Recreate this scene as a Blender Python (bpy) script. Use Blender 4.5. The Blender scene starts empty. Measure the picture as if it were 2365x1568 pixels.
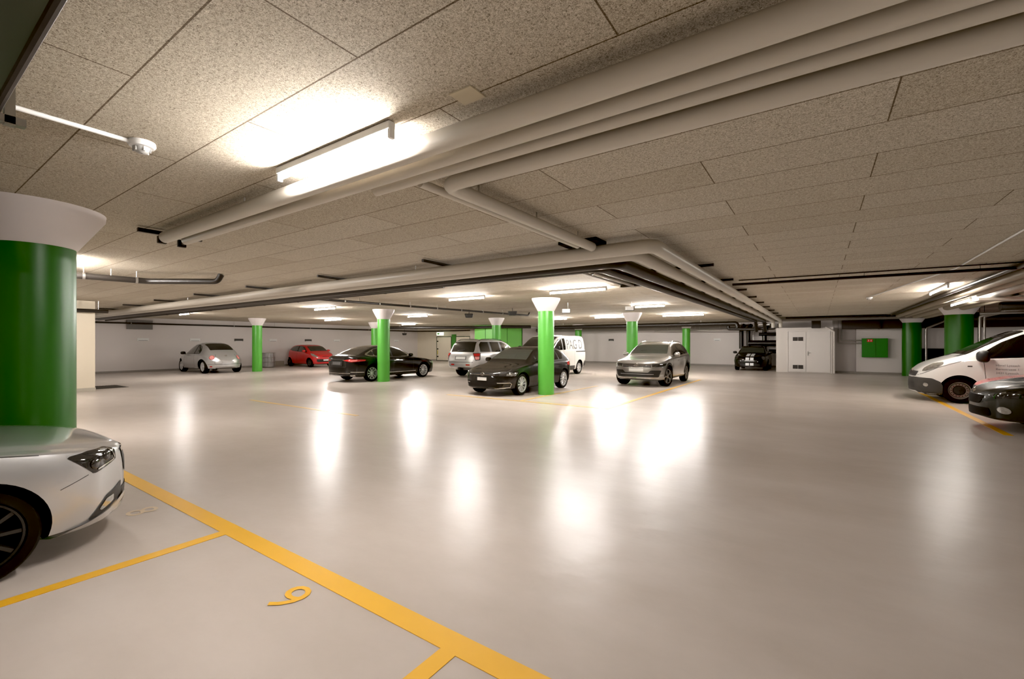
import bpy, bmesh, math, random
from mathutils import Vector, Matrix
from mathutils.bvhtree import BVHTree
from mathutils.geometry import delaunay_2d_cdt
random.seed(7)
PI = math.pi
R_ = math.radians
COL = bpy.context.scene.collection
EYE = 1.57
CEIL = 2.93

# ------------------------------------------------------------------ materials
MATS = {}
def principled(name):
    m = bpy.data.materials.new(name); m.use_nodes = True
    return m, m.node_tree, m.node_tree.nodes['Principled BSDF']
def mat(name, col, rough=.5, metal=0., coat=0., spec=.5, emit=0., ecol=None, noise=0., nscale=8.):
    if name in MATS: return MATS[name]
    m, nt, b = principled(name)
    b.inputs['Base Color'].default_value = (*col, 1)
    b.inputs['Roughness'].default_value = rough
    b.inputs['Metallic'].default_value = metal
    b.inputs['Coat Weight'].default_value = coat
    b.inputs['Coat Roughness'].default_value = .04
    b.inputs['Specular IOR Level'].default_value = spec
    if emit:
        b.inputs['Emission Color'].default_value = (*(ecol or col), 1)
        b.inputs['Emission Strength'].default_value = emit
    if noise:
        tc = nt.nodes.new('ShaderNodeTexCoord'); n = nt.nodes.new('ShaderNodeTexNoise')
        n.inputs['Scale'].default_value = nscale; n.inputs['Detail'].default_value = 5
        r = nt.nodes.new('ShaderNodeMapRange')
        r.inputs['To Min'].default_value = 1 - noise; r.inputs['To Max'].default_value = 1 + noise
        mx = nt.nodes.new('ShaderNodeVectorMath'); mx.operation = 'SCALE'
        mx.inputs[0].default_value = col
        nt.links.new(tc.outputs['Object'], n.inputs['Vector'])
        nt.links.new(n.outputs['Fac'], r.inputs['Value'])
        nt.links.new(r.outputs['Result'], mx.inputs['Scale'])
        nt.links.new(mx.outputs['Vector'], b.inputs['Base Color'])
    MATS[name] = m
    return m

def floor_mat():
    m, nt, b = principled('epoxy_floor'); L = nt.links.new; N = nt.nodes.new
    tc = N('ShaderNodeTexCoord')
    n1 = N('ShaderNodeTexNoise'); n1.inputs['Scale'].default_value = .45; n1.inputs['Detail'].default_value = 6; n1.inputs['Roughness'].default_value = .6
    n2 = N('ShaderNodeTexNoise'); n2.inputs['Scale'].default_value = 2.2; n2.inputs['Detail'].default_value = 8
    mp = N('ShaderNodeMapping'); mp.inputs['Scale'].default_value = (1, 1.8, 1)
    L(tc.outputs['Object'], mp.inputs['Vector'])
    L(mp.outputs['Vector'], n1.inputs['Vector']); L(mp.outputs['Vector'], n2.inputs['Vector'])
    cr = N('ShaderNodeValToRGB')
    cr.color_ramp.elements[0].position = .32; cr.color_ramp.elements[0].color = (.41, .35, .30, 1)
    cr.color_ramp.elements[1].position = .68; cr.color_ramp.elements[1].color = (.495, .43, .38, 1)
    L(n1.outputs['Fac'], cr.inputs['Fac'])
    L(cr.outputs['Color'], b.inputs['Base Color'])
    rr = N('ShaderNodeMapRange'); rr.inputs['To Min'].default_value = .285; rr.inputs['To Max'].default_value = .325
    L(n2.outputs['Fac'], rr.inputs['Value']); L(rr.outputs['Result'], b.inputs['Roughness'])
    b.inputs['Specular IOR Level'].default_value = .13
    n3 = N('ShaderNodeTexNoise'); n3.inputs['Scale'].default_value = 3.0; n3.inputs['Detail'].default_value = 3
    L(tc.outputs['Object'], n3.inputs['Vector'])
    bp = N('ShaderNodeBump'); bp.inputs['Strength'].default_value = .10; bp.inputs['Distance'].default_value = .05
    L(n3.outputs['Fac'], bp.inputs['Height']); L(bp.outputs['Normal'], b.inputs['Normal'])
    return m

def ceiling_mat():
    m, nt, b = principled('wood_wool_panels'); L = nt.links.new; N = nt.nodes.new
    tc = N('ShaderNodeTexCoord')
    mp = N('ShaderNodeMapping'); mp.inputs['Location'].default_value = (PX_OFF, PY_OFF, 0)
    L(tc.outputs['Object'], mp.inputs['Vector'])
    br = N('ShaderNodeTexBrick'); br.offset = .5; br.offset_frequency = 2; br.squash = 1
    br.inputs['Scale'].default_value = 1; br.inputs['Brick Width'].default_value = 2.16; br.inputs['Row Height'].default_value = .556
    br.inputs['Mortar Size'].default_value = .0045; br.inputs['Mortar Smooth'].default_value = .1
    br.inputs['Color1'].default_value = (1, 1, 1, 1); br.inputs['Color2'].default_value = (.90, .885, .86, 1)
    br.inputs['Mortar'].default_value = (.30, .26, .22, 1)
    L(mp.outputs['Vector'], br.inputs['Vector'])
    # wood wool fibre: distorted fine voronoi + noise
    nz = N('ShaderNodeTexNoise'); nz.inputs['Scale'].default_value = 85; nz.inputs['Detail'].default_value = 6; nz.inputs['Roughness'].default_value = .75; nz.inputs['Distortion'].default_value = 1.6
    L(tc.outputs['Object'], nz.inputs['Vector'])
    nb = N('ShaderNodeTexNoise'); nb.inputs['Scale'].default_value = 1.3; nb.inputs['Detail'].default_value = 3
    L(tc.outputs['Object'], nb.inputs['Vector'])
    wv = N('ShaderNodeTexNoise'); wv.inputs['Scale'].default_value = 150; wv.inputs['Detail'].default_value = 2; wv.inputs['Distortion'].default_value = 3
    L(tc.outputs['Object'], wv.inputs['Vector'])
    cr = N('ShaderNodeValToRGB')
    e = cr.color_ramp.elements
    e[0].position = .36; e[0].color = (.05, .035, .022, 1)
    e[1].position = .50; e[1].color = (.46, .40, .315, 1)
    x = e.new(.66); x.color = (.76, .69, .58, 1)
    ad = N('ShaderNodeMath'); ad.operation = 'MULTIPLY_ADD'; ad.inputs[1].default_value = .35; 
    L(wv.outputs['Fac'], ad.inputs[0])
    sb = N('ShaderNodeMath'); sb.operation = 'MULTIPLY_ADD'; sb.inputs[1].default_value = .75; sb.inputs[2].default_value = -.05
    L(nz.outputs['Fac'], sb.inputs[0]); L(sb.outputs[0], ad.inputs[2])
    L(ad.outputs[0], cr.inputs['Fac'])
    mul = N('ShaderNodeMixRGB'); mul.blend_type = 'MULTIPLY'; mul.inputs['Fac'].default_value = 1
    L(cr.outputs['Color'], mul.inputs['Color1']); L(br.outputs['Color'], mul.inputs['Color2'])
    L(mul.outputs['Color'], b.inputs['Base Color'])
    b.inputs['Roughness'].default_value = .95; b.inputs['Specular IOR Level'].default_value = .1
    bp = N('ShaderNodeBump'); bp.inputs['Strength'].default_value = .5; bp.inputs['Distance'].default_value = .006
    L(ad.outputs[0], bp.inputs['Height']); L(bp.outputs['Normal'], b.inputs['Normal'])
    return m
# brick joints: rows at y = .78 + .556 k ; head joints at x = .35 + 2.16 n in even rows
PX_OFF = -.35 + 1.08 + 2.16 * 20
PY_OFF = -.78 + .556 * 40
WHITEPAINT = mat('white_wall_paint', (.62, .56, .52), .6, noise=.05, nscale=.6)
CREAMPAINT = mat('cream_wall_paint', (.66, .58, .45), .6, noise=.05, nscale=.8)
PLINTH = mat('grey_plinth', (.27, .24, .21), .5)
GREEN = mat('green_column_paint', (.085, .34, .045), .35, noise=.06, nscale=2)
GREENSHADE = mat('shaded_green_column_paint', (.022, .125, .010), .38, noise=.06, nscale=2)  # GREEN paint again, with the shade on dimly lit columns put into its colour
GREENWALL = mat('bright_green_panel', (.25, .68, .15), .35)
CONE = mat('column_head_white', (.62, .56, .53), .6, noise=.04, nscale=2)
PIPE = mat('grey_pipe_lagging', (.50, .45, .375), .38, noise=.04, nscale=3)
BLACKPIPE = mat('black_pipe', (.022, .018, .015), .38)
DARKMETAL = mat('dark_metal', (.035, .03, .027), .45, .3)
STEEL = mat('galvanised_steel', (.45, .43, .40), .35, .9)
WHITEPL = mat('white_plastic', (.72, .70, .67), .35)
TUBE = mat('lit_tube', (1, 1, 1), .5, emit=760., ecol=(1., .955, .92))
TUBEF = mat('lit_tube_dim', (1, 1, 1), .5, emit=230., ecol=(1., .94, .88))
TUBEB = mat('lit_tube_near', (1, 1, 1), .5, emit=500., ecol=(1., .965, .94))
YELLOW = mat('yellow_line_paint', (.70, .38, .035), .38, noise=.08, nscale=3)
YELLOWWORN = mat('worn_yellow_line_paint', (.66, .43, .13), .3, noise=.12, nscale=3)
GLASS = mat('tinted_car_glass', (.012, .012, .011), .03, 0, .3, .8)
GLASSL = mat('clear_car_glass', (.035, .038, .031), .03, 0, .4, .9)
TYRE = mat('tyre_rubber', (.011, .010, .009), .7, spec=.2)
BLACKPL = mat('black_plastic', (.015, .014, .013), .5)
DGREYPL = mat('dark_grey_plastic', (.045, .042, .038), .55)
CHROME = mat('chrome', (.75, .73, .70), .12, 1)
RIM = mat('alloy_silver', (.72, .70, .68), .3, .55)
RIMD = mat('alloy_black', (.03, .029, .028), .25, .4, .5)
WELL = mat('wheel_well', (.006, .005, .005), .9)
TAIL = mat('red_lamp_lens', (.42, .02, .02), .12, 0, .6)
TAILL = mat('pale_red_lamp_lens', (.75, .30, .28), .12, 0, .6)
LAMP = mat('clear_lamp_lens', (.50, .49, .46), .08, .75, 1, noise=.75, nscale=22)
LAMPD = mat('dark_lamp_lens', (.03, .028, .026), .05, .2, 1)
PLATE = mat('licence_plate_white', (.70, .68, .64), .4)
INK = mat('dark_lettering', (.10, .10, .10), .5)
SEAM = mat('panel_gap', (.03, .028, .025), .7)
RED = mat('red_sign', (.6, .03, .03), .4)
DARKROOF = mat('dark_soffit', (.05, .04, .036), .8)

# ------------------------------------------------------------------ mesh helpers
def link(name, me, material, parent=None, smooth=None):
    o = bpy.data.objects.new(name, me); COL.objects.link(o)
    if material is not None:
        if isinstance(material, (list, tuple)):
            for q in material: me.materials.append(q)
        else: me.materials.append(material)
    if parent is not None: o.parent = parent
    if smooth is not None:
        me.polygons.foreach_set('use_smooth', [True] * len(me.polygons))
        me.set_sharp_from_angle(angle=R_(smooth))
    return o
def from_bm(name, bm, material, parent=None, smooth=None):
    me = bpy.data.meshes.new(name); bm.to_mesh(me); bm.free()
    return link(name, me, material, parent, smooth)
def tag(o, label=None, cat=None, group=None, kind=None):
    if label: o['label'] = label
    if cat: o['category'] = cat
    if group: o['group'] = group
    if kind: o['kind'] = kind
    return o
def empty(name, loc, rz=0.):
    o = bpy.data.objects.new(name, None); COL.objects.link(o)
    o.location = loc; o.rotation_euler = (0, 0, rz); o.empty_display_size = .2
    return o
def box(bm, c, s, rz=0., bev=0.):
    g = bmesh.ops.create_cube(bm, size=1)
    M = Matrix.Translation(c) @ Matrix.Rotation(rz, 4, 'Z') @ Matrix.Diagonal((*s, 1))
    bmesh.ops.transform(bm, matrix=M, verts=g['verts'])
    if bev:
        es = set(e for v in g['verts'] for e in v.link_edges)
        bmesh.ops.bevel(bm, geom=list(es), offset=bev, segments=2, affect='EDGES', profile=.5)
    return g['verts']
def lathe(bm, prof, seg=32, M=None, cap=True):
    rings = []
    for r, z in prof:
        rings.append([bm.verts.new((r * math.cos(2 * PI * k / seg), r * math.sin(2 * PI * k / seg), z)) for k in range(seg)])
    for a, b in zip(rings, rings[1:]):
        for k in range(seg):
            bm.faces.new((a[k], a[(k + 1) % seg], b[(k + 1) % seg], b[k]))
    if cap:
        bm.faces.new(list(reversed(rings[0]))); bm.faces.new(rings[-1])
    if M is not None:
        for rg in rings:
            for v in rg: v.co = M @ v.co
    return rings
def sweep(bm, pts, r, seg=16, bend=0., closed_ends=True, nb=5):
    """round pipe through a polyline; bend > 0 rounds the corners"""
    P = [Vector(p) for p in pts]
    if bend > 0 and len(P) > 2:
        Q = [P[0]]
        for i in range(1, len(P) - 1):
            a = (P[i - 1] - P[i]); b = (P[i + 1] - P[i])
            d = min(bend, a.length * .45, b.length * .45)
            A = P[i] + a.normalized() * d; B = P[i] + b.normalized() * d
            for k in range(nb + 1):
                t = k / nb
                Q.append(A * (1 - t) ** 2 + P[i] * 2 * t * (1 - t) + B * t * t)
        Q.append(P[-1]); P = Q
    rings = []
    n = len(P)
    up = None
    for i, p in enumerate(P):
        if i == 0: t = (P[1] - P[0]).normalized()
        elif i == n - 1: t = (P[-1] - P[-2]).normalized()
        else: t = ((P[i + 1] - p).normalized() + (p - P[i - 1]).normalized()).normalized()
        if up is None:
            up = Vector((0, 0, 1)) if abs(t.z) < .9 else Vector((1, 0, 0))
        u = (up - t * up.dot(t)).normalized(); w = t.cross(u); up = u
        k_ = 1.
        if 0 < i < n - 1:
            c = (P[i + 1] - p).normalized().dot(t); k_ = 1 / max(c, .5)
        rings.append([bm.verts.new(p + (u * math.cos(2 * PI * k / seg) + w * math.sin(2 * PI * k / seg)) * r) for k in range(seg)])
    for a, b in zip(rings, rings[1:]):
        for k in range(seg):
            bm.faces.new((a[k], a[(k + 1) % seg], b[(k + 1) % seg], b[k]))
    if closed_ends:
        bm.faces.new(list(reversed(rings[0]))); bm.faces.new(rings[-1])
    bm.normal_update()
def clamp01(x): return max(0., min(1., x))
def smooth01(x):
    x = clamp01(x); return x * x * (3 - 2 * x)
def lerp(a, b, t): return a + (b - a) * t
def pchip(pts):
    xs = [p[0] for p in pts]; ys = [p[1] for p in pts]; n = len(xs)
    h = [xs[i + 1] - xs[i] for i in range(n - 1)]; d = [(ys[i + 1] - ys[i]) / h[i] for i in range(n - 1)]
    m = [0.] * n
    for i in range(1, n - 1):
        if d[i - 1] * d[i] > 0:
            w1 = 2 * h[i] + h[i - 1]; w2 = h[i] + 2 * h[i - 1]
            m[i] = (w1 + w2) / (w1 / d[i - 1] + w2 / d[i])
    m[0] = d[0]; m[-1] = d[-1]
    def f(x):
        if x <= xs[0]: return ys[0]
        if x >= xs[-1]: return ys[-1]
        i = 0
        while xs[i + 1] < x: i += 1
        t = (x - xs[i]) / h[i]
        return ((2 * t ** 3 - 3 * t * t + 1) * ys[i] + (t ** 3 - 2 * t * t + t) * h[i] * m[i]
                + (-2 * t ** 3 + 3 * t * t) * ys[i + 1] + (t ** 3 - t * t) * h[i] * m[i + 1])
    return f
def clip_poly(poly, s0, s1):
    def half(P, inside, cut):
        out = []
        for i in range(len(P)):
            a, b = P[i - 1], P[i]
            ia, ib = inside(a), inside(b)
            if ia != ib:
                t = (cut - a[0]) / (b[0] - a[0]); out.append((cut, a[1] + (b[1] - a[1]) * t))
            if ib: out.append(b)
        return out
    P = half(poly, lambda p: p[0] >= s0, s0)
    return half(P, lambda p: p[0] <= s1, s1) if P else []
def round_poly(poly, r, n=4):
    out = []
    m = len(poly)
    for i in range(m):
        p = Vector(poly[i]); a = Vector(poly[i - 1]) - p; b = Vector(poly[(i + 1) % m]) - p
        d = min(r, a.length * .4, b.length * .4)
        A = p + a.normalized() * d; B = p + b.normalized() * d
        for k in range(n + 1):
            t = k / n; q = A * (1 - t) ** 2 + p * 2 * t * (1 - t) + B * t * t
            out.append((q.x, q.y))
    return out
def ellipse(cx, cy, rx, ry, rot=0., n=28):
    return [(cx + rx * math.cos(t) * math.cos(rot) - ry * math.sin(t) * math.sin(rot),
             cy + rx * math.cos(t) * math.sin(rot) + ry * math.sin(t) * math.cos(rot)) for t in [2 * PI * k / n for k in range(n)]]
def inside_poly(p, poly):
    c = False; x, y = p
    for i in range(len(poly)):
        x1, y1 = poly[i - 1]; x2, y2 = poly[i]
        if (y1 > y) != (y2 > y) and x < (x2 - x1) * (y - y1) / (y2 - y1) + x1: c = not c
    return c
def strip_poly(pts, w):
    """polyline -> ribbon polygon"""
    L, Rr = [], []
    for i, p in enumerate(pts):
        a = Vector(pts[max(i - 1, 0)]); b = Vector(pts[min(i + 1, len(pts) - 1)])
        t = (b - a).normalized(); n = Vector((-t.y, t.x)) * w / 2
        L.append((p[0] + n.x, p[1] + n.y)); Rr.append((p[0] - n.x, p[1] - n.y))
    return L + Rr[::-1]

FONTCACHE = {}
def text_mesh(txt, size, xs=1.):
    cu = bpy.data.curves.new('lettering', 'FONT'); cu.body = txt; cu.size = size; cu.resolution_u = 3
    cu.align_x = 'LEFT'
    o = bpy.data.objects.new('lettering', cu); COL.objects.link(o)
    bpy.context.view_layer.update()
    dg = bpy.context.evaluated_depsgraph_get()
    me = bpy.data.meshes.new_from_object(o.evaluated_get(dg))
    bpy.data.objects.remove(o); bpy.data.curves.remove(cu)
    for v in me.vertices: v.co.x *= xs
    me.materials.clear()
    return me
def text_obj(txt, size, loc, rot, material, parent=None, name='lettering', xs=1.):
    me = text_mesh(txt, size, xs)
    o = link(name, me, material, parent); o.location = loc; o.rotation_euler = rot
    return o

# ------------------------------------------------------------------ cars
WHEELS = {}
def wheel_meshes(kind, R, w, rimf, spokes, rim_mat, style):
    key = (kind, R)
    if key in WHEELS: return WHEELS[key]
    rr = R * rimf
    bm = bmesh.new()   # axis along +z = outward
    prof = [(rr * .98, w * .42), (rr * 1.03, w * .5), (R * .93, w * .5), (R * .985, w * .42), (R, w * .3), (R, -w * .3),
            (R * .985, -w * .42), (R * .93, -w * .5), (rr, -w * .5), (rr * .96, -w * .4)]
    lathe(bm, prof, 40, cap=False)
    # closing disc behind the spokes
    bmesh.ops.create_circle(bm, cap_ends=True, radius=rr * .97, segments=32, matrix=Matrix.Translation((0, 0, -w * .12)))
    t = bpy.data.meshes.new('wheel'); bm.to_mesh(t); bm.free()
    t.polygons.foreach_set('use_smooth', [True] * len(t.polygons)); t.set_sharp_from_angle(angle=R_(40)); t.materials.append(TYRE)
    bm = bmesh.new()
    lathe(bm, [(rr * 1.0, w * .44), (rr * .985, w * .47), (rr * .93, w * .45), (rr * .90, w * .34), (rr * .89, -w * .1)], 40, cap=False)
    if style == 'steel':
        lathe(bm, [(rr * .9, w * .28), (rr * .78, w * .36), (rr * .60, w * .34), (rr * .52, w * .25), (.02, w * .25)], 40, cap=False)
        for k in range(spokes):
            a = 2 * PI * k / spokes
    else:
        for k in range(spokes):
            a = 2 * PI * k / spokes
            for d, wd in ([(0, 1.)] if style != 'double' else [(-.10, .55), (.10, .55)]):
                wo = rr * (2.1 / spokes) * .42 * wd * (1.25 if style == 'wide' else 1); wi = wo * .75
                pts = []
                for rad, hw, zt in ((rr * .16, wi, w * .40), (rr * .55, lerp(wi, wo, .5), w * .42), (rr * .92, wo, w * .40)):
                    pts.append((rad, hw, zt))
                vs = []
                for rad, hw, zt in pts:
                    ang = a + d * (rad / rr) * (1.6 if style == 'double' else 1)
                    cs, sn = math.cos(ang), math.sin(ang)
                    for yy, zz in ((-hw, zt - .012), (-hw * .6, zt), (hw * .6, zt), (hw, zt - .012), (hw, zt - .05), (-hw, zt - .05)):
                        vs.append(bm.verts.new((rad * cs - yy * sn, rad * sn + yy * cs, zz)))
                for i in range(2):
                    for j in range(6):
                        A = i * 6 + j; B = i * 6 + (j + 1) % 6
                        bm.faces.new((vs[A], vs[B], vs[B + 6], vs[A + 6]))
    rm = bpy.data.meshes.new('rim'); bm.normal_update(); bm.to_mesh(rm); bm.free()
    rm.polygons.foreach_set('use_smooth', [True] * len(rm.polygons)); rm.set_sharp_from_angle(angle=R_(35)); rm.materials.append(rim_mat)
    bm = bmesh.new()
    lathe(bm, [(rr * .26, w * .30), (rr * .24, w * .43), (rr * .16, w * .45), (.008, w * .46)], 20, cap=False)
    hb = bpy.data.meshes.new('hub_cap'); bm.to_mesh(hb); bm.free()
    hb.polygons.foreach_set('use_smooth', [True] * len(hb.polygons)); hb.materials.append(rim_mat if style != 'steel' else BLACKPL)
    extra = None
    if style == 'steel':
        bm = bmesh.new()
        for k in range(spokes):
            a = 2 * PI * k / spokes
            g = bmesh.ops.create_circle(bm, cap_ends=True, radius=rr * .055, segments=8, matrix=Matrix.Translation((rr * .70 * math.cos(a), rr * .70 * math.sin(a), w * .362)))
        extra = bpy.data.meshes.new('vent_hole'); bm.to_mesh(extra); bm.free(); extra.materials.append(WELL)
        bm = bmesh.new()
        lathe(bm, [(rr * .55, w * .26), (rr * .50, w * .36), (rr * .2, w * .40), (.008, w * .41)], 24, cap=False)
        hb = bpy.data.meshes.new('hub_cap'); bm.to_mesh(hb); bm.free(); hb.materials.append(BLACKPL)
    WHEELS[key] = (t, rm, hb, extra)
    return WHEELS[key]

class Car:
    def __init__(s, name, label, cat, c, paint, loc, heading, group=None):
        s.c = c; s.L, s.W, s.H = c['L'], c['W'], c['H']
        s.root = empty(name, loc, heading); tag(s.root, label, cat, group)
        s.paint = paint
        s.top = pchip(c['top']); s.belt = pchip(c['belt'])
        s.bot = pchip(c.get('bot', [(0, .24), (.25, .19), (.6, .18), (s.L - .6, .19), (s.L - .2, .24), (s.L, .32)]))
        s.rw = pchip(c['rw'])
        s.Rw = c.get('R', .32); s.sf = c['fo']; s.sr = c['fo'] + c['wb']
        s.build_body()
    def X(s, st): return s.L / 2 - st
    def plan(s, st):
        c = s.c; Df, Dr = c.get('Df', .55), c.get('Dr', .40)
        f = 1.
        if st < Df: f = max(0., 1 - ((Df - st) / Df) ** c.get('bf', 2.2)) ** (1 / c.get('af', 2.6))
        e = s.L - st
        if e < Dr: f = min(f, max(0., 1 - ((Dr - e) / Dr) ** c.get('br', 2.2)) ** (1 / c.get('ar', 2.8)))
        # gentle taper of the cabin plan
        m = abs(st - s.L * .52) / (s.L * .5)
        return f * (1 - c.get('taper', .045) * m ** 3)
    def section(s, st):
        zt = s.top(st); zb = s.bot(st); bl = min(s.belt(st), zt - .05); W = s.W / 2 * s.plan(st)
        g = clamp01((zt - bl - .07) / (s.H - bl - .07)); g = g ** .8
        wt = lerp(.84 * W, s.rw(st) * min(1, s.plan(st) / .93), g)
        ze = zt - lerp(.028, s.c.get('crown', .06), g)
        mid = lerp(zb, bl, .55)
        fl = s.c.get('flare', .02); wb = 0.
        for sw in (s.sf, s.sr):
            wb += math.exp(-((st - sw) / (s.Rw * 1.35)) ** 4)
        fz = lambda z: fl * wb * math.exp(-((z - s.Rw * 1.3) / (s.c.get('flz', .32))) ** 2) * s.plan(st)
        tk = s.c.get('tuck', .0)
        low = [(0, zb), (.5 * W, zb), (.84 * W, zb + .008), (.935 * W - tk, zb + .045), (.965 * W - tk * .7, zb + .13),
               ((.985 - 0) * W - tk * .3, lerp(zb, mid, .65)), (W, mid), (1.0 * W, lerp(mid, bl, .5)), (.988 * W, lerp(mid, bl, .82)), (.968 * W, bl)]
        P = [(y + (fz(z) if i > 2 else 0), z) for i, (y, z) in enumerate(low)]
        y0, z0 = .945 * W, bl + .02 * min(1, (zt - bl) / .1)
        P.append((y0 + fz(z0) * .6, z0))
        for k in (.25, .5, .75, 1.):
            P.append((lerp(y0, wt, k) + .02 * g * math.sin(PI * k), lerp(z0, ze, k)))
        cr = zt - ze
        P.append((wt - .035 * s.plan(st), ze + cr * .5)); P.append((wt - .12 * s.plan(st), ze + cr * .8)); P.append((wt * .55, zt - cr * .05)); P.append((wt * .25, zt)); P.append((0, zt))
        return P
    def stations(s):
        L = s.L; st = []
        n = 14
        for k in range(n): st.append(.55 * (1 - math.cos(PI / 2 * k / n)))
        x = .55
        while x < L - .4: st.append(x); x += .05
        for k in range(n + 1): st.append(L - .4 * (1 - math.cos(PI / 2 * (1 - k / n))))
        return st
    def build_body(s):
        bm = bmesh.new(); rings = []
        lean = s.c.get('lean'); leanr = s.c.get('leanr')
        lf = pchip(lean) if lean else None; lr = pchip(leanr) if leanr else None
        for st in s.stations():
            P = s.section(st); ring = []
            full = P + [(-y, z) for (y, z) in P[-2:0:-1]]
            for (y, z) in full:
                dx = 0
                if lf: dx -= lf(z) * (1 - smooth01(st / .5))
                if lr: dx += lr(z) * (1 - smooth01((s.L - st) / .45))
                ring.append(bm.verts.new((s.X(st) + dx, y, z)))
            rings.append(ring)
        n = len(rings[0])
        for a, b in zip(rings, rings[1:]):
            for k in range(n):
                bm.faces.new((a[k], b[k], b[(k + 1) % n], a[(k + 1) % n]))
        bmesh.ops.remove_doubles(bm, verts=bm.verts, dist=.0004)
        bmesh.ops.dissolve_degenerate(bm, edges=bm.edges, dist=.0002)
        bmesh.ops.recalc_face_normals(bm, faces=bm.faces)
        s.bvh = BVHTree.FromBMesh(bm)
        me = bpy.data.meshes.new('body'); bm.to_mesh(me); bm.free()
        body = link('body', me, [s.paint, WELL], None)
        # wheel arches
        bm = bmesh.new(); ra = s.Rw * s.c.get('arch', 1.13)
        for sw in (s.sf, s.sr):
            for sd in (1, -1):
                M = Matrix.Translation((s.X(sw), sd * (s.W / 2 - .14), s.Rw * s.c.get('archz', 1.03))) @ Matrix.Rotation(PI / 2, 4, 'X')
                lathe(bm, [(ra, -.30), (ra, .30)], 48, M)
        bmesh.ops.recalc_face_normals(bm, faces=bm.faces)
        for f in bm.faces: f.material_index = 1
        cme = bpy.data.meshes.new('cut'); bm.to_mesh(cme); bm.free()
        cme.materials.append(s.paint); cme.materials.append(WELL)
        cut = bpy.data.objects.new('cut', cme); COL.objects.link(cut)
        md = body.modifiers.new('b', 'BOOLEAN'); md.object = cut; md.operation = 'DIFFERENCE'; md.solver = 'EXACT'
        bpy.context.view_layer.update()
        dg = bpy.context.evaluated_depsgraph_get()
        nm = bpy.data.meshes.new_from_object(body.evaluated_get(dg))
        body.modifiers.clear(); old = body.data; body.data = nm
        if len(nm.polygons) < 500: print('BOOLEAN FAIL', s.root.name, len(nm.polygons)); body.data = old
        bpy.data.objects.remove(cut)
        nm = body.data
        nm.polygons.foreach_set('use_smooth', [True] * len(nm.polygons)); nm.set_sharp_from_angle(angle=R_(32))
        nm.name = 'body'
        body.parent = s.root; s.body = body
    # --- projection of flat outlines on to the bodywork
    def proj_fn(s, az):
        d = Vector((math.cos(az), math.sin(az), 0)); u = Vector((-math.sin(az), math.cos(az), 0))
        C0 = Vector((0, 0, 0))
        if abs(math.sin(2 * az)) > .05:      # a corner view is measured from the corner of the car
            C0 = Vector((math.copysign(s.L / 2 - .30, d.x), math.copysign(s.W / 2 - .22, d.y), 0)); C0 = u * C0.dot(u)
        def f(p, off):
            o = C0 + d * 6 + u * p[0] + Vector((0, 0, p[1]))
            hit, nrm, i, dist = s.bvh.ray_cast(o, -d)
            if hit is None: return None
            if nrm.dot(d) < 0: nrm = -nrm
            return hit + nrm * off
        return f
    def top_fn(s):
        def f(p, off):
            hit, nrm, i, dist = s.bvh.ray_cast(Vector((s.X(p[0]), p[1], 4)), Vector((0, 0, -1)))
            if hit is None: return None
            if nrm.z < 0: nrm = -nrm
            return hit + nrm * off
        return f
    def side_poly(s, poly, sd):   # (s, z) -> (u, z) for az = +-90
        return [((-(s.X(a))) if sd > 0 else s.X(a), z) for a, z in poly]
    def decal_bm(s, bm, poly, fn, off=.004, cell=.05):
        xs = [p[0] for p in poly]; ys = [p[1] for p in poly]
        # densify the outline
        P = []
        for i in range(len(poly)):
            a = Vector(poly[i]); b = Vector(poly[(i + 1) % len(poly)])
            m = max(1, int((b - a).length / cell))
            for k in range(m): P.append(a.lerp(b, k / m))
        nb = len(P)
        y = min(ys) + cell / 2
        while y < max(ys):
            x = min(xs) + cell / 2
            while x < max(xs):
                if inside_poly((x, y), poly): P.append(Vector((x, y)))
                x += cell
            y += cell
        try:
            vs, es, fs, *_ = delaunay_2d_cdt([Vector(p) for p in P], [], [list(range(nb))], 1, 1e-5)
        except Exception as e:
            print('cdt', e); return
        vm = []
        for v in vs:
            q = fn((v.x, v.y), off); vm.append(bm.verts.new(q) if q is not None else None)
        for f in fs:
            if any(vm[i] is None for i in f): continue
            a = [vm[i] for i in f]
            mx = max((a[i].co - a[i - 1].co).length for i in range(3))
            if mx > .35: continue
            try: bm.faces.new(a)
            except ValueError: pass
    def decal(s, name, polys, material, az, off=.004, cell=.05, parent=None, mirror=False, smooth=60, thick=0.):
        if polys and not isinstance(polys[0][0], (tuple, list)): polys = [polys]
        out = []
        for sd in ((1, -1) if mirror else (1,)):
            bm = bmesh.new()
            for poly in polys:
                if az == 'top': fn = s.top_fn(); pp = [(a, b * sd) for a, b in poly]
                elif az == 'side':
                    fn = s.proj_fn(sd * PI / 2); pp = s.side_poly(poly, sd)
                elif az == 'left': fn = s.proj_fn(PI / 2); pp = s.side_poly(poly, 1)
                elif az == 'right': fn = s.proj_fn(-PI / 2); pp = s.side_poly(poly, -1)
                else: fn = s.proj_fn(az * sd); pp = [(a * sd, b) for a, b in poly]
                s.decal_bm(bm, pp, fn, off, cell)
            bmesh.ops.remove_doubles(bm, verts=bm.verts, dist=.0003)
            # consistent outward winding
            bm.normal_update()
            C = Vector((0, 0, s.H * .45))
            for f in bm.faces:
                if f.normal.dot(f.calc_center_median() - C) < 0: f.normal_flip()
            out.append(from_bm(name, bm, material, parent or s.root, smooth))
        return out
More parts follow.
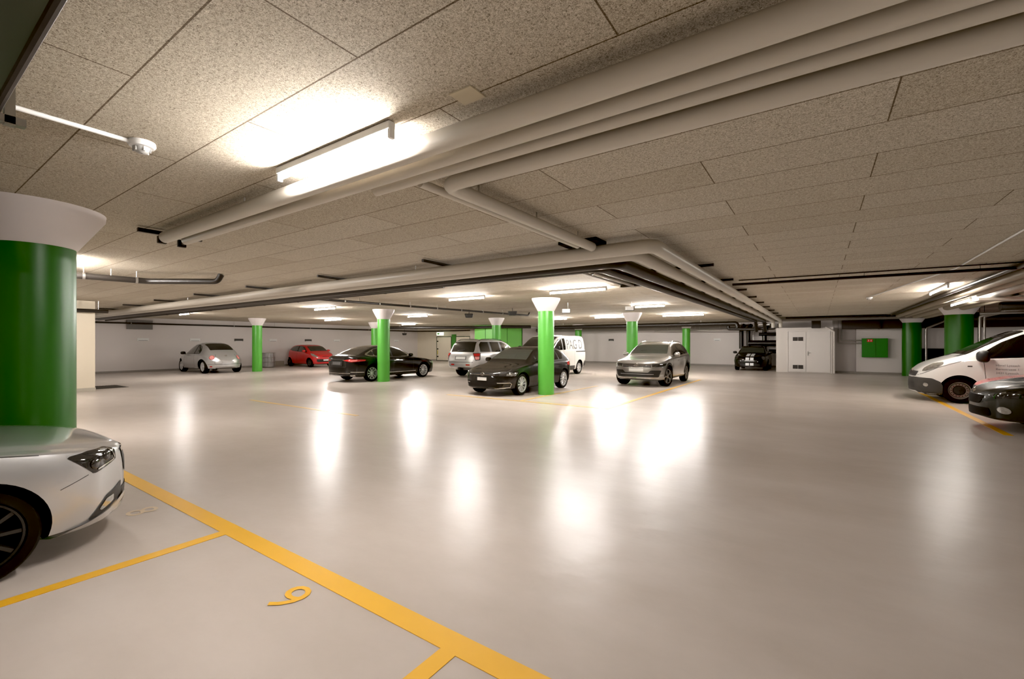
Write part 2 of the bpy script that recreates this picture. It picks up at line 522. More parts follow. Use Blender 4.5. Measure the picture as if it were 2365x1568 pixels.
    def wheels(s, kind, spokes, material=None, style='plain', rimf=.70, w=.215, steer=0.):
        t, rm, hb, ex = wheel_meshes(kind, s.Rw, w, rimf, spokes, material or RIM, style)
        for sw in (s.sf, s.sr):
            for sd in (1, -1):
                o = bpy.data.objects.new('wheel', t); COL.objects.link(o); o.parent = s.root
                o.location = (s.X(sw), sd * (s.W / 2 - w / 2 - .035), s.Rw)
                st = steer if sw == s.sf else 0
                o.rotation_euler = (-sd * PI / 2, random.random() * 0, st)
                o.rotation_mode = 'XYZ'
                for nm, me in (('rim', rm), ('hub_cap', hb), ('vent_hole', ex)):
                    if me is None: continue
                    q = bpy.data.objects.new(nm, me); COL.objects.link(q); q.parent = o
    def side_glass(s, poly, cuts, gap=.045, material=GLASS, r=.04, trim=None):
        """window band split at the pillars"""
        s0 = min(p[0] for p in poly); s1 = max(p[0] for p in poly)
        ed = [s0] + [c for c in cuts] + [s1]
        s.decal('window_frame', [round_poly(poly, r)], BLACKPL, 'side', .003, mirror=True)
        for a, b in zip(ed, ed[1:]):
            P = clip_poly(poly, a + gap / 2, b - gap / 2)
            if len(P) < 3: continue
            cx = sum(p[0] for p in P) / len(P); cz = sum(p[1] for p in P) / len(P)
            P = [(cx + (p[0] - cx) * .975, cz + (p[1] - cz) * .95) for p in P]
            s.decal('side_window', [round_poly(P, r)], material, 'side', .007, mirror=True)
        if trim:
            s.decal('window_trim', [strip_poly(poly + [poly[0]], .013)], trim, 'side', .009, mirror=True, cell=.04)
    def screen(s, name, s0, s1, in0=.05, in1=.04, material=GLASSL):
        """front or rear glass between stations s0, s1, following the roof line"""
        def hw(st, i):
            P = s.section(st); return P[14][0] - i
        n = 6; Lf, Rt = [], []
        for k in range(n + 1):
            t = k / n; st = lerp(s0, s1, t); h = hw(st, lerp(in0, in1, t)); Lf.append((st, h)); Rt.append((st, -h))
        s.decal(name, [round_poly(Lf + Rt[::-1], .05)], material, 'top', .005, cell=.06)
    def mirrors(s, st, z, material=None, size=(.10, .11, .075), out=.10):
        for sd in (1, -1):
            P = s.section(st); y = max(p[0] for p in P if abs(p[1] - z) < .12) if any(abs(p[1] - z) < .12 for p in P) else s.W / 2
            bm = bmesh.new()
            bmesh.ops.create_uvsphere(bm, u_segments=16, v_segments=10, radius=1)
            for v in bm.verts:
                x, yy, zz = v.co
                v.co = Vector((math.copysign(abs(x) ** .7, x) * size[0] if x > 0 else x * size[0] * .45, math.copysign(abs(yy) ** .7, yy) * size[1], math.copysign(abs(zz) ** .7, zz) * size[2]))
                v.co += Vector((s.X(st), sd * (y + out), z + .06))
            m = from_bm('wing_mirror', bm, material or s.paint, s.root, 60)
            bm = bmesh.new(); sweep(bm, [(s.X(st), sd * (y - .03), z), (s.X(st) + .01, sd * (y + out * .8), z + .03)], .022, 10)
            from_bm('mirror_arm', bm, BLACKPL, m, 60)
    def handles(s, pts, material=None):
        for st, z in pts:
            s.decal('door_handle', [round_poly([(st - .09, z - .014), (st + .09, z - .014), (st + .09, z + .014), (st - .09, z + .014)], .01)], material or s.paint, 'side', .022, mirror=True)
    def seams(s, lines, az='side', w=.010, name='door_gap', mirror=True):
        s.decal(name, [strip_poly(l, w) for l in lines], SEAM, az, .0025, cell=.05, mirror=mirror)
    def roof_rails(s, s0, s1, material=CHROME):
        for sd in (1, -1):
            pts = []
            for k in range(9):
                t = k / 8; st = lerp(s0, s1, t); P = s.section(st); y, z = P[15]
                h = .045 * smooth01(min(t, 1 - t) / .12)
                pts.append((s.X(st), sd * (y - .02), z + h))
            bm = bmesh.new(); sweep(bm, pts, .014, 8)
            from_bm('roof_rail', bm, material, s.root, 60)
    def badge(s, st_or_az, u, z, r, az=0., kind='disc'):
        fn = s.proj_fn(az)
        p = fn((u, z), .012); 
        if p is None: return
        M = Matrix.Translation(p) @ Matrix.Rotation(az, 4, 'Z') @ Matrix.Rotation(PI / 2, 4, 'Y')
        bm = bmesh.new()
        lathe(bm, [(r * .86, -.01), (r * .86, .006), (r * .93, .012), (r, .006), (r, -.01)], 24, M, cap=False)
        b = from_bm('round_badge', bm, CHROME, s.root, 40)
        if kind == 'vw':
            bm = bmesh.new()
            F = Matrix.Translation(p + Vector((math.cos(az), math.sin(az), 0)) * .006) @ Matrix.Rotation(az, 4, 'Z')
            def seg(a, b_):
                a = Vector((0, a[0] * r, a[1] * r)); b_ = Vector((0, b_[0] * r, b_[1] * r)); sweep(bm, [F @ a, F @ b_], r * .075, 6)
            for q in (1, -1):
                seg((q * .32, .80), (0, .10)); seg((q * .62, .60), (q * .30, -.74)); seg((q * .30, -.74), (0, -.06))
            from_bm('badge_letters', bm, CHROME, b, 40)
    def finish(s, scale=1.):
        s.root.scale = (scale,) * 3
        return s.root
def rectp(u0, z0, u1, z1, r=.02):
    return round_poly([(u0, z0), (u1, z0), (u1, z1), (u0, z1)], r)

def paintm(name, col, metal=.0, rough=.3, coat=1.):
    return mat(name, col, rough, metal, coat)

SILVER = paintm('silver_metallic_paint', (.58, .57, .56), .65, .32)
SILVERD = paintm('grey_metallic_paint', (.36, .34, .31), .75, .30)
SILVERW = paintm('pale_silver_paint', (.56, .54, .52), .55, .34)
BLACKP = mat('black_car_paint', (.004, .0035, .003), .4, 0, 1, .15)
DARKP = mat('dark_grey_car_paint', (.009, .0075, .006), .4, 0, 1, .15)
REDP = paintm('red_car_paint', (.50, .022, .026), .0, .35)
WHITEP = paintm('white_van_paint', (.74, .71, .66), 0, .35)
GREENISH = mat('dark_greenish_paint', (.020, .020, .015), .4, 0, .7, .3)

HATCH_DOORS = lambda a, b, c, zb, zt: [[(a, zb), (a, zt)], [(b, zb), (b, zt)], [(c, zb + .18), (c, zt)], [(a, zb), (c - .2, zb)]]

def build_golf():
    c = dict(L=4.27, W=1.80, H=1.455, fo=.86, wb=2.64, R=.325,
             top=[(0, .56), (.05, .66), (.2, .745), (.7, .86), (1.12, .945), (1.22, .975), (1.35, 1.05), (1.98, 1.37), (2.3, 1.44), (2.7, 1.455), (3.2, 1.435), (3.6, 1.37), (3.82, 1.29), (4.08, 1.00), (4.2, .84), (4.27, .60)],
             belt=[(0, .50), (.2, .66), (.5, .76), (1.2, .885), (2.5, .93), (3.9, .965), (4.15, .8), (4.27, .54)],
             rw=[(0, .6), (1.2, .66), (2.0, .60), (3.0, .60), (4.0, .58), (4.27, .55)], flare=.02)
    k = Car('hatchback_car', 'glossy dark grey hatchback parked nose out behind the green column, chrome brackets on its bumper', 'car', c, DARKP, (-8.2, 12.5, 0), -PI / 2)
    k.side_glass([(1.42, .955), (2.0, 1.29), (2.35, 1.375), (3.0, 1.385), (3.45, 1.33), (3.62, 1.22), (3.45, 1.01), (2.4, .96)], [1.75, 2.5, 3.2])
    k.screen('windscreen', 1.36, 1.96, .05, .05); k.screen('rear_window', 3.80, 4.03, .05, .06, GLASS)
    k.wheels('golf', 10, RIM, 'plain', .74)
    k.seams([[(1.42, .24), (1.40, .93)], [(2.45, .24), (2.45, .95)], [(3.3, .55), (3.4, 1.0)], [(1.42, .24), (3.1, .24)]])
    k.seams([[(.12, .66), (.5, .80), (1.2, .90)]], name='bonnet_gap')
    k.handles([(2.28, .80), (3.18, .84)]); k.mirrors(1.62, .96)
    k.decal('grille', rectp(-.50, .60, .50, .665), WELL, 0, .006)
    k.decal('grille_bar', rectp(-.50, .622, .50, .634, .004), CHROME, 0, .011)
    k.decal('headlamp', [round_poly([(-.02, .605), (.26, .60), (.34, .69), (.30, .70), (.0, .665)], .02)], LAMP, R_(38), .008, mirror=True, cell=.03)
    k.decal('headlamp_housing', [round_poly([(-.24, .60), (.28, .595), (.37, .70), (.34, .71), (-.2, .665)], .02)], LAMPD, R_(38), .005, mirror=True, cell=.03)
    k.decal('air_intake', [round_poly([(-.62, .27), (.62, .27), (.70, .45), (-.70, .45)], .04)], WELL, 0, .006)
    k.decal('bumper_trim', [strip_poly([(-.70, .255), (-.4, .235), (.4, .235), (.70, .255)], .016)], CHROME, 0, .012)
    k.decal('bumper_bracket', [strip_poly([(-.28, .40), (.10, .405), (.14, .37), (.10, .275), (-.28, .24)], .020)], CHROME, R_(35), .012, cell=.02, mirror=True)
    k.decal('licence_plate', rectp(-.17, .465, .17, .555, .008), PLATE, 0, .014)
    k.badge(0, 0, .635, .065, 0, 'vw')
    k.decal('tail_lamp', rectp(-.30, .80, .12, .92), TAIL, R_(150), .006, mirror=True)
    return k.finish()

def build_tiguan():
    c = dict(L=4.49, W=1.86, H=1.63, fo=.90, wb=2.68, R=.36, flare=.03,
             top=[(0, .68), (.05, .80), (.2, .92), (.7, 1.01), (1.15, 1.075), (1.3, 1.12), (2.0, 1.50), (2.4, 1.60), (2.9, 1.63), (3.5, 1.61), (3.95, 1.54), (4.12, 1.42), (4.36, 1.10), (4.44, .95), (4.49, .65)],
             belt=[(0, .60), (.2, .82), (.6, .92), (1.3, 1.00), (2.5, 1.05), (4.0, 1.10), (4.35, .9), (4.49, .6)],
             bot=[(0, .30), (.3, .23), (.7, .22), (3.8, .22), (4.2, .30), (4.49, .40)],
             rw=[(0, .62), (1.2, .70), (2.0, .63), (3.2, .63), (4.2, .60), (4.49, .58)])
    k = Car('compact_suv', 'silver grey compact SUV with roof rails, parked nose out beside the yellow line', 'car', c, SILVERD, (-5.38, 17.9, 0), -PI / 2)
    k.side_glass([(1.50, 1.07), (2.08, 1.43), (2.45, 1.53), (3.3, 1.54), (3.85, 1.46), (4.05, 1.30), (3.9, 1.17), (2.5, 1.09)], [1.8, 2.55, 3.45], trim=CHROME)
    k.screen('windscreen', 1.42, 2.02, .06, .05); k.screen('rear_window', 4.12, 4.32, .06, .06, GLASS)
    k.roof_rails(2.2, 4.0); k.wheels('tig', 5, mat('alloy_dark_silver', (.28, .27, .25), .3, .6), 'double', .72, .235, steer=R_(-14))
    k.seams([[(1.5, .30), (1.48, 1.05)], [(2.52, .30), (2.52, 1.08)], [(3.42, .6), (3.55, 1.13)], [(1.5, .30), (3.2, .30)]])
    k.seams([[(.1, .82), (.6, .93), (1.3, 1.02)]], name='bonnet_gap')
    k.decal('sill_trim', [[(1.35, .22), (3.15, .22), (3.15, .31), (1.35, .31)]], BLACKPL, 'side', .006, mirror=True)
    k.handles([(2.32, .92), (3.3, .96)]); k.mirrors(1.72, 1.08)
    k.decal('grille', rectp(-.52, .70, .52, .83), BLACKPL, 0, .006)
    k.decal('grille_bar', [rectp(-.52, .80, .52, .812, .004), rectp(-.52, .755, .52, .767, .004), rectp(-.70, .70, .70, .712, .004)], CHROME, 0, .011)
    k.decal('headlamp', [round_poly([(-.26, .705), (.22, .72), (.36, .84), (.0, .835), (-.26, .82)], .02)], LAMPD, R_(36), .006, mirror=True, cell=.03)
    k.decal('running_lamp', [strip_poly([(-.24, .712), (.12, .716), (.26, .76)], .022)], LAMP, R_(36), .012, mirror=True, cell=.03)
    k.decal('air_intake', [round_poly([(-.74, .36), (.74, .36), (.82, .60), (.50, .60), (.42, .52), (-.42, .52), (-.50, .60), (-.82, .60)], .03)], BLACKPL, 0, .006)
    k.decal('intake_bar', [rectp(-.6, .455, .6, .468, .004)], SILVERW, 0, .011)
    k.decal('fog_lamp', [round_poly([(.0, .40), (.16, .39), (.16, .45), (.06, .45)], .01)], LAMP, R_(25), .012, mirror=True, cell=.02)
    k.decal('bumper_trim', [strip_poly([(-.74, .345), (-.4, .325), (.4, .325), (.74, .345)], .022)], CHROME, 0, .012)
    k.decal('licence_plate', rectp(-.26, .56, .26, .66, .008), PLATE, 0, .014)
    k.badge(0, 0, .765, .075, 0, 'vw')
    k.decal('wheel_arch_trim', [[(sw + r * math.cos(a), .37 + r * math.sin(a)) for r, rng in ((.49, range(0, 19)), (.415, range(18, -1, -1))) for a in [PI * i / 18 for i in rng]] for sw in (k.sf, k.sr)], BLACKPL, 'side', .006, mirror=True, cell=.06)
    return k.finish()

def build_mondeo():
    c = dict(L=4.87, W=1.86, H=1.475, fo=.95, wb=2.85, R=.335, flare=.03, Dr=.45,
             top=[(0, .52), (.05, .66), (.25, .77), (.8, .89), (1.3, .955), (1.42, .985), (2.2, 1.36), (2.6, 1.45), (3.0, 1.475), (3.4, 1.44), (3.8, 1.33), (4.3, 1.12), (4.45, 1.075), (4.7, 1.055), (4.78, 1.0), (4.84, .8), (4.87, .55)],
             belt=[(0, .46), (.2, .66), (.6, .80), (1.4, .91), (3.0, .96), (4.2, 1.00), (4.7, .96), (4.87, .5)],
             rw=[(0, .6), (1.4, .68), (2.2, .60), (3.2, .58), (4.3, .60), (4.87, .6)])
    k = Car('sedan_car', 'long black saloon seen from behind, beyond the green column with the flared white head', 'car', c, BLACKP, (-15.9, 13.15, 0), PI / 2)
    k.side_glass([(1.65, .98), (2.2, 1.27), (2.6, 1.38), (3.1, 1.40), (3.6, 1.31), (4.05, 1.14), (4.12, 1.08), (3.9, 1.03), (2.8, .985)], [1.85, 2.75, 3.7], trim=CHROME)
    k.screen('windscreen', 1.52, 2.18, .05, .05); k.screen('rear_window', 3.66, 4.32, .04, .06, GLASS)
    k.wheels('ford', 10, RIM, 'plain', .74)
    k.seams([[(1.6, .27), (1.58, .95)], [(2.72, .27), (2.72, .98)], [(3.6, .5), (3.75, 1.02)], [(1.6, .27), (3.4, .27)]])
    k.decal('side_moulding', [strip_poly([(1.45, .335), (3.30, .335)], .018), strip_poly([(4.22, .40), (4.72, .42)], .018)], CHROME, 'side', .010, mirror=True)
    k.handles([(2.52, .86), (3.45, .90)], CHROME); k.mirrors(1.85, .99)
    k.decal('tail_lamp', [round_poly([(-.42, .895), (-.40, .845), (.05, .81), (.42, .87), (.10, .925)], .02)], TAIL, R_(143), .006, mirror=True, cell=.03)
    k.decal('reversing_lamp', [round_poly([(-.18, .885), (-.15, .855), (.06, .84), (.12, .87)], .01)], TAILL, R_(143), .011, mirror=True, cell=.03)
    k.decal('boot_trim', rectp(-.46, .875, .46, .90, .006), CHROME, PI, .010)
    k.decal('plate_recess', rectp(-.36, .66, .36, .84), BLACKPL, PI, .004)
    k.decal('licence_plate', rectp(-.26, .70, .26, .81, .008), mat('plate_dim', (.09, .085, .08), .4), PI, .010)
    k.decal('bumper_trim', rectp(-.70, .36, .70, .378, .006), CHROME, PI, .012)
    k.decal('exhaust_tip', [rectp(-.10, .25, .06, .30, .01)], CHROME, R_(160), .014, mirror=True, cell=.03)
    k.seams([[(-.55, .62), (-.48, .93)], [(.55, .62), (.48, .93)], [(-.55, .62), (.55, .62)]], PI, name='boot_gap', mirror=False)
    k.decal('headlamp', [round_poly([(-.1, .62), (.30, .66), (.38, .74), (.0, .70)], .02)], LAMP, R_(48), .006, mirror=True, cell=.03)
    return k.finish()

def build_jeep():
    c = dict(L=4.74, W=1.88, H=1.74, fo=.90, wb=2.78, R=.37, flare=.03, taper=.03, Dr=.28, ar=3.2,
             top=[(0, .78), (.05, .95), (.25, 1.04), (.8, 1.08), (1.3, 1.13), (1.42, 1.17), (2.05, 1.60), (2.4, 1.70), (3.0, 1.74), (3.8, 1.73), (4.22, 1.68), (4.35, 1.58), (4.56, 1.17), (4.64, 1.05), (4.70, .85), (4.74, .6)],
             belt=[(0, .7), (.2, .95), (.6, 1.0), (1.4, 1.06), (3.0, 1.10), (4.4, 1.12), (4.6, 1.0), (4.74, .55)],
             bot=[(0, .40), (.3, .30), (.7, .28), (4.0, .28), (4.4, .38), (4.74, .48)],
             rw=[(0, .66), (1.4, .72), (2.0, .66), (3.2, .67), (4.4, .66), (4.74, .66)])
    k = Car('large_suv', 'pale silver off-road SUV seen from behind, between the black saloon and the white van', 'car', c, SILVERW, (-13.42, 17.72, 0), PI / 2)
    k.side_glass([(1.62, 1.13), (2.15, 1.52), (2.5, 1.62), (4.12, 1.62), (4.28, 1.50), (4.36, 1.16)], [1.9, 2.75, 3.55], .12, GLASS, .03)
    k.screen('windscreen', 1.52, 2.05, .06, .05); k.screen('rear_window', 4.30, 4.57, .05, .07, GLASS)
    k.roof_rails(2.3, 4.2, BLACKPL); k.wheels('jeep', 5, RIM, 'wide', .62, .24)
    k.seams([[(1.6, .36), (1.6, 1.1)], [(2.75, .36), (2.75, 1.13)], [(3.6, .7), (3.7, 1.13)], [(1.6, .36), (3.3, .36)]])
    k.handles([(2.5, .98), (3.5, 1.0)]); k.mirrors(1.85, 1.16)
    k.decal('tail_lamp_surround', [round_poly([(-.20, 1.11), (-.18, .80), (.02, .78), (.16, 1.12)], .02)], BLACKPL, R_(148), .006, mirror=True, cell=.03)
    k.decal('tail_lamp', [round_poly([(-.16, 1.09), (-.15, .97), (.07, .97), (.12, 1.09)], .02)], TAIL, R_(148), .011, mirror=True, cell=.03)
    k.decal('reversing_lamp', [round_poly([(-.15, .95), (-.14, .83), (.01, .82), (.05, .95)], .02)], TAILL, R_(148), .011, mirror=True, cell=.03)
    k.decal('plate_recess', rectp(-.34, .80, .34, .97), mat('recess_grey', (.20, .19, .18), .5), PI, .004)
    k.decal('licence_plate', rectp(-.28, .83, .28, .945, .008), PLATE, PI, .010)
    k.seams([[(-.72, .70), (.72, .70)]], PI, name='tailgate_gap', mirror=False, w=.02)
    k.decal('reflector', [rectp(.34, .555, .56, .61, .01)], TAIL, PI, .010, mirror=False)
    k.decal('reflector', [rectp(-.56, .555, -.34, .61, .01)], TAIL, PI, .010, mirror=False)
    # spare underbody and tow hitch
    bm = bmesh.new(); box(bm, (-2.20, .10, .40), (.25, .10, .10), 0, .02); sweep(bm, [(-2.32, .10, .40), (-2.38, .10, .46)], .025, 10)
    from_bm('tow_hitch', bm, BLACKPL, k.root, 40)
    k.decal('window_wiper', [strip_poly([(-.30, 1.20), (.12, 1.25)], .018)], BLACKPL, PI, .02)
    return k.finish()

def build_beetle():
    c = dict(L=4.09, W=1.72, H=1.50, fo=.80, wb=2.51, R=.325, flare=.085, flz=.30, taper=.16, Df=.8, Dr=.75, af=2.2, ar=2.1, bf=2., br=2., crown=.10, arch=1.12,
             top=[(0, .46), (.04, .60), (.15, .72), (.5, .86), (.95, .95), (1.08, 1.0), (1.6, 1.32), (2.0, 1.46), (2.35, 1.50), (2.7, 1.465), (3.1, 1.33), (3.5, 1.08), (3.75, .90), (3.95, .72), (4.05, .58), (4.09, .42)],
             belt=[(0, .42), (.2, .62), (.6, .76), (1.2, .86), (2.4, .90), (3.2, .88), (3.7, .72), (4.0, .52), (4.09, .38)],
             rw=[(0, .5), (1.0, .60), (1.7, .55), (2.4, .55), (3.2, .52), (4.09, .45)])
    k = Car('beetle_car', 'silver rounded two-door car seen from behind, parked nose in to the left wall', 'car', c, SILVER, (-28.05 + .6, 10.75, 0), PI)
    k.side_glass([(1.28, .94), (1.62, 1.22), (2.0, 1.37), (2.4, 1.40), (2.75, 1.30), (2.95, 1.10), (2.92, .94)], [2.35], .05, GLASSL, .08)
    k.screen('windscreen', 1.12, 1.62, .05, .05); k.screen('rear_window', 2.78, 3.42, .03, .08, GLASS)
    k.wheels('beetle', 6, RIM, 'wide', .70)
    k.seams([[(1.25, .26), (1.25, .90)], [(2.42, .26), (2.42, .90)], [(1.25, .26), (2.42, .26)]])
    k.handles([(2.22, .80)]); k.mirrors(1.38, .92, BLACKPL)
    k.decal('tail_lamp', [ellipse(.02, .77, .10, .085)], TAILL, R_(145), .010, mirror=True, cell=.03)
    k.decal('tail_lamp_ring', [ellipse(.02, .77, .12, .10)], TAIL, R_(145), .006, mirror=True, cell=.03)
    k.decal('licence_plate', rectp(-.26, .50, .26, .60, .008), mat('plate_grey', (.38, .36, .34), .4), PI, .014)
    k.seams([[(-.52, .46), (-.50, .70), (-.42, .92)], [(.52, .46), (.50, .70), (.42, .92)], [(-.52, .46), (.52, .46)]], PI, name='tailgate_gap', mirror=False)
    k.decal('bumper_gap', [strip_poly([(-.75, .44), (.75, .44)], .012)], SEAM, PI, .004)
    k.badge(0, 0, .84, .05, PI, 'vw')
    k.decal('rear_fog_lamp', [rectp(-.05, .31, .06, .36, .02)], TAIL, R_(155), .008, cell=.03)
    bm = bmesh.new(); sweep(bm, [(-1.85, .45, .24), (-2.05, .45, .235)], .03, 12)
    from_bm('exhaust_pipe', bm, DARKMETAL, k.root, 40)
    return k.finish(1.06)

def build_red():
    c = dict(L=3.43, W=1.63, H=1.465, fo=.65, wb=2.34, R=.29, flare=.025, taper=.06,
             top=[(0, .50), (.05, .66), (.2, .80), (.55, .94), (.72, 1.0), (1.35, 1.36), (1.7, 1.445), (2.1, 1.465), (2.7, 1.43), (3.05, 1.34), (3.2, 1.18), (3.34, .92), (3.40, .78), (3.43, .50)],
             belt=[(0, .44), (.2, .68), (.6, .84), (1.2, .92), (2.4, .98), (3.1, 1.0), (3.34, .8), (3.43, .46)],
             rw=[(0, .55), (.7, .62), (1.4, .57), (2.4, .57), (3.43, .54)])
    k = Car('city_car', 'small red city car by the left wall, facing out behind the black saloon', 'car', c, REDP, (-28.15, 17.1, 0), 0.)
    k.side_glass([(.98, .98), (1.42, 1.28), (1.75, 1.36), (2.5, 1.37), (2.95, 1.27), (3.05, 1.12), (2.7, 1.05), (1.8, .99)], [1.2, 2.05], .07, GLASSL, .05)
    k.screen('windscreen', .80, 1.34, .06, .05); k.screen('rear_window', 3.08, 3.28, .05, .06, GLASS)
    k.wheels('red', 6, DGREYPL, 'wide', .66, .17)
    k.seams([[(.98, .27), (.96, .96)], [(2.1, .27), (2.1, 1.0)], [(.98, .27), (2.1, .27)]])
    k.handles([(1.9, .86)]); k.mirrors(1.15, .99, REDP)
    k.decal('headlamp', [round_poly([(-.16, .63), (.20, .74), (.30, .90), (.10, .86), (-.16, .70)], .03)], LAMP, R_(36), .008, mirror=True, cell=.03)
    k.decal('air_intake', [round_poly([(-.56, .34), (.56, .34), (.60, .52), (-.60, .52)], .05)], BLACKPL, 0, .006)
    k.decal('licence_plate', rectp(-.20, .42, .20, .50, .008), PLATE, 0, .013)
    k.decal('upper_grille', rectp(-.24, .66, .24, .69), BLACKPL, 0, .006)
    k.badge(0, 0, .74, .045, 0)
    return k.finish()

def build_mini():
    c = dict(L=3.75, W=1.69, H=1.41, fo=.72, wb=2.47, R=.31, flare=.05, taper=.07,
             top=[(0, .55), (.05, .70), (.2, .80), (.7, .90), (1.02, .945), (1.12, .99), (1.5, 1.30), (1.75, 1.385), (2.1, 1.41), (3.0, 1.38), (3.35, 1.30), (3.55, 1.0), (3.68, .85), (3.75, .55)],
             belt=[(0, .48), (.2, .68), (.6, .80), (1.2, .89), (3.3, .93), (3.6, .8), (3.75, .5)],
             rw=[(0, .55), (1.1, .62), (1.6, .58), (3.0, .57), (3.75, .54)])
    k = Car('small_black_car', 'small black car with white bonnet stripes, parked below the black pipework', 'car', c, BLACKP, (-3.2, 30.1, 0), -PI / 2)
    k.side_glass([(1.25, .94), (1.55, 1.22), (1.8, 1.31), (2.9, 1.30), (3.2, 1.22), (3.3, .97)], [2.3], .05)
    k.screen('windscreen', 1.14, 1.50, .05, .05); k.screen('rear_window', 3.36, 3.52, .05, .06, GLASS)
    k.wheels('mini', 8, RIMD, 'plain', .7, .2)
    k.mirrors(1.35, .96, BLACKPL)
    k.seams([[(1.2, .25), (1.2, .9)], [(2.35, .25), (2.35, .93)]])
    STR = mat('white_stripe_paint', (.75, .74, .72), .35)
    for y in (-.20, .025): k.decal('bonnet_stripe', [[(.22, y), (1.0, y), (1.0, y + .175), (.22, y + .175)]], STR, 'top', .006)
    for y in (-.20, .025): k.decal('bumper_stripe', [rectp(y, .30, y + .175, .44, .005), rectp(y, .60, y + .175, .74, .005)], STR, 0, .012)
    k.decal('grille', rectp(-.36, .52, .36, .60), BLACKPL, 0, .006)
    k.decal('grille_bar', rectp(-.24, .545, .24, .575, .005), PLATE, 0, .011)
    k.decal('headlamp', [ellipse(.0, .72, .10, .09)], LAMPD, R_(32), .010, mirror=True, cell=.03)
    k.decal('air_intake', rectp(-.5, .27, .5, .40, .03), BLACKPL, 0, .006)
    return k.finish()

def van_common(name, label, paint, loc, heading, wheelkind):
    c = dict(L=4.80, W=1.92, H=1.96, fo=.86, wb=3.10, R=.335, flare=.03, taper=.02, Df=.62, Dr=.16, ar=3.5, af=2.5, crown=.09, arch=1.17,
             top=[(0, .60), (.04, .74), (.14, .86), (.40, 1.04), (.80, 1.20), (.95, 1.26), (1.4, 1.53), (1.85, 1.79), (2.15, 1.91), (2.5, 1.955), (3.5, 1.96), (4.5, 1.945), (4.66, 1.90), (4.74, 1.72), (4.78, 1.3), (4.80, .6)],
             belt=[(0, .54), (.15, .76), (.4, .95), (.8, 1.07), (1.3, 1.13), (2.2, 1.20), (4.6, 1.22), (4.74, 1.1), (4.80, .5)],
             bot=[(0, .24), (.3, .17), (.7, .19), (4.2, .24), (4.5, .30), (4.80, .40)],
             rw=[(0, .62), (1.0, .78), (1.9, .76), (2.6, .79), (4.8, .79)])
    k = Car(name, label, 'van', c, paint, loc, heading)
    return k

def build_pagid():
    k = van_common('delivery_van', 'white panel van with big lettering on its side, behind the dark hatchback', WHITEP, (-10.95, 19.05, 0), -PI / 2, 'v')
    k.side_glass([(1.15, 1.22), (1.55, 1.50), (1.95, 1.74), (2.25, 1.80), (2.25, 1.24)], [1.42], .05)
    k.decal('side_window', [rectp(2.30, 1.24, 2.54, 1.80, .05)], GLASS, 'side', .006, mirror=True)
    k.screen('windscreen', 1.0, 2.05, .05, .06, GLASS)
    k.wheels('pagid', 6, RIM, 'wide', .68, .21)
    k.mirrors(1.50, 1.25, BLACKPL, (.10, .10, .13), .12)
    k.decal('sliding_rail', [rectp(3.55, 1.13, 4.72, 1.165, .01)], BLACKPL, 'side', .012, mirror=True)
    k.decal('sill_trim', [[(1.4, .24), (3.45, .24), (3.45, .46), (1.4, .46)]], DGREYPL, 'side', .006, mirror=True)
    k.decal('bumper_corner', [round_poly([(4.42, .30), (4.75, .38), (4.77, .70), (4.55, .66), (4.42, .5)], .05)], DGREYPL, 'side', .006, mirror=True)
    k.seams([[(1.35, .26), (1.32, 1.2)], [(2.3, .26), (2.3, 1.85)], [(3.4, .26), (3.4, 1.85)], [(4.7, .7), (4.66, 1.88)]])
    k.decal('headlamp', [round_poly([(-.10, .78), (.22, .90), (.30, 1.02), (.05, .98), (-.12, .86)], .03)], LAMP, R_(38), .008, mirror=True, cell=.03)
    k.decal('front_bumper', [rectp(-.85, .28, .85, .58, .06)], DGREYPL, 0, .006)
    k.decal('grille', rectp(-.40, .66, .40, .76), BLACKPL, 0, .006)
    # lettering on the left side (faces the aisle)
    me = text_mesh('PAG D', .66, .92); fn = k.proj_fn(PI / 2)
    for v in me.vertices:
        p = fn((-k.X(2.63) + v.co.x, 1.28 + v.co.y), .008)
        v.co = p if p is not None else Vector((0, 0, 1))
    link('side_lettering', me, mat('grey_lettering', (.16, .16, .16), .5), k.root)
    return k.finish(1.0)

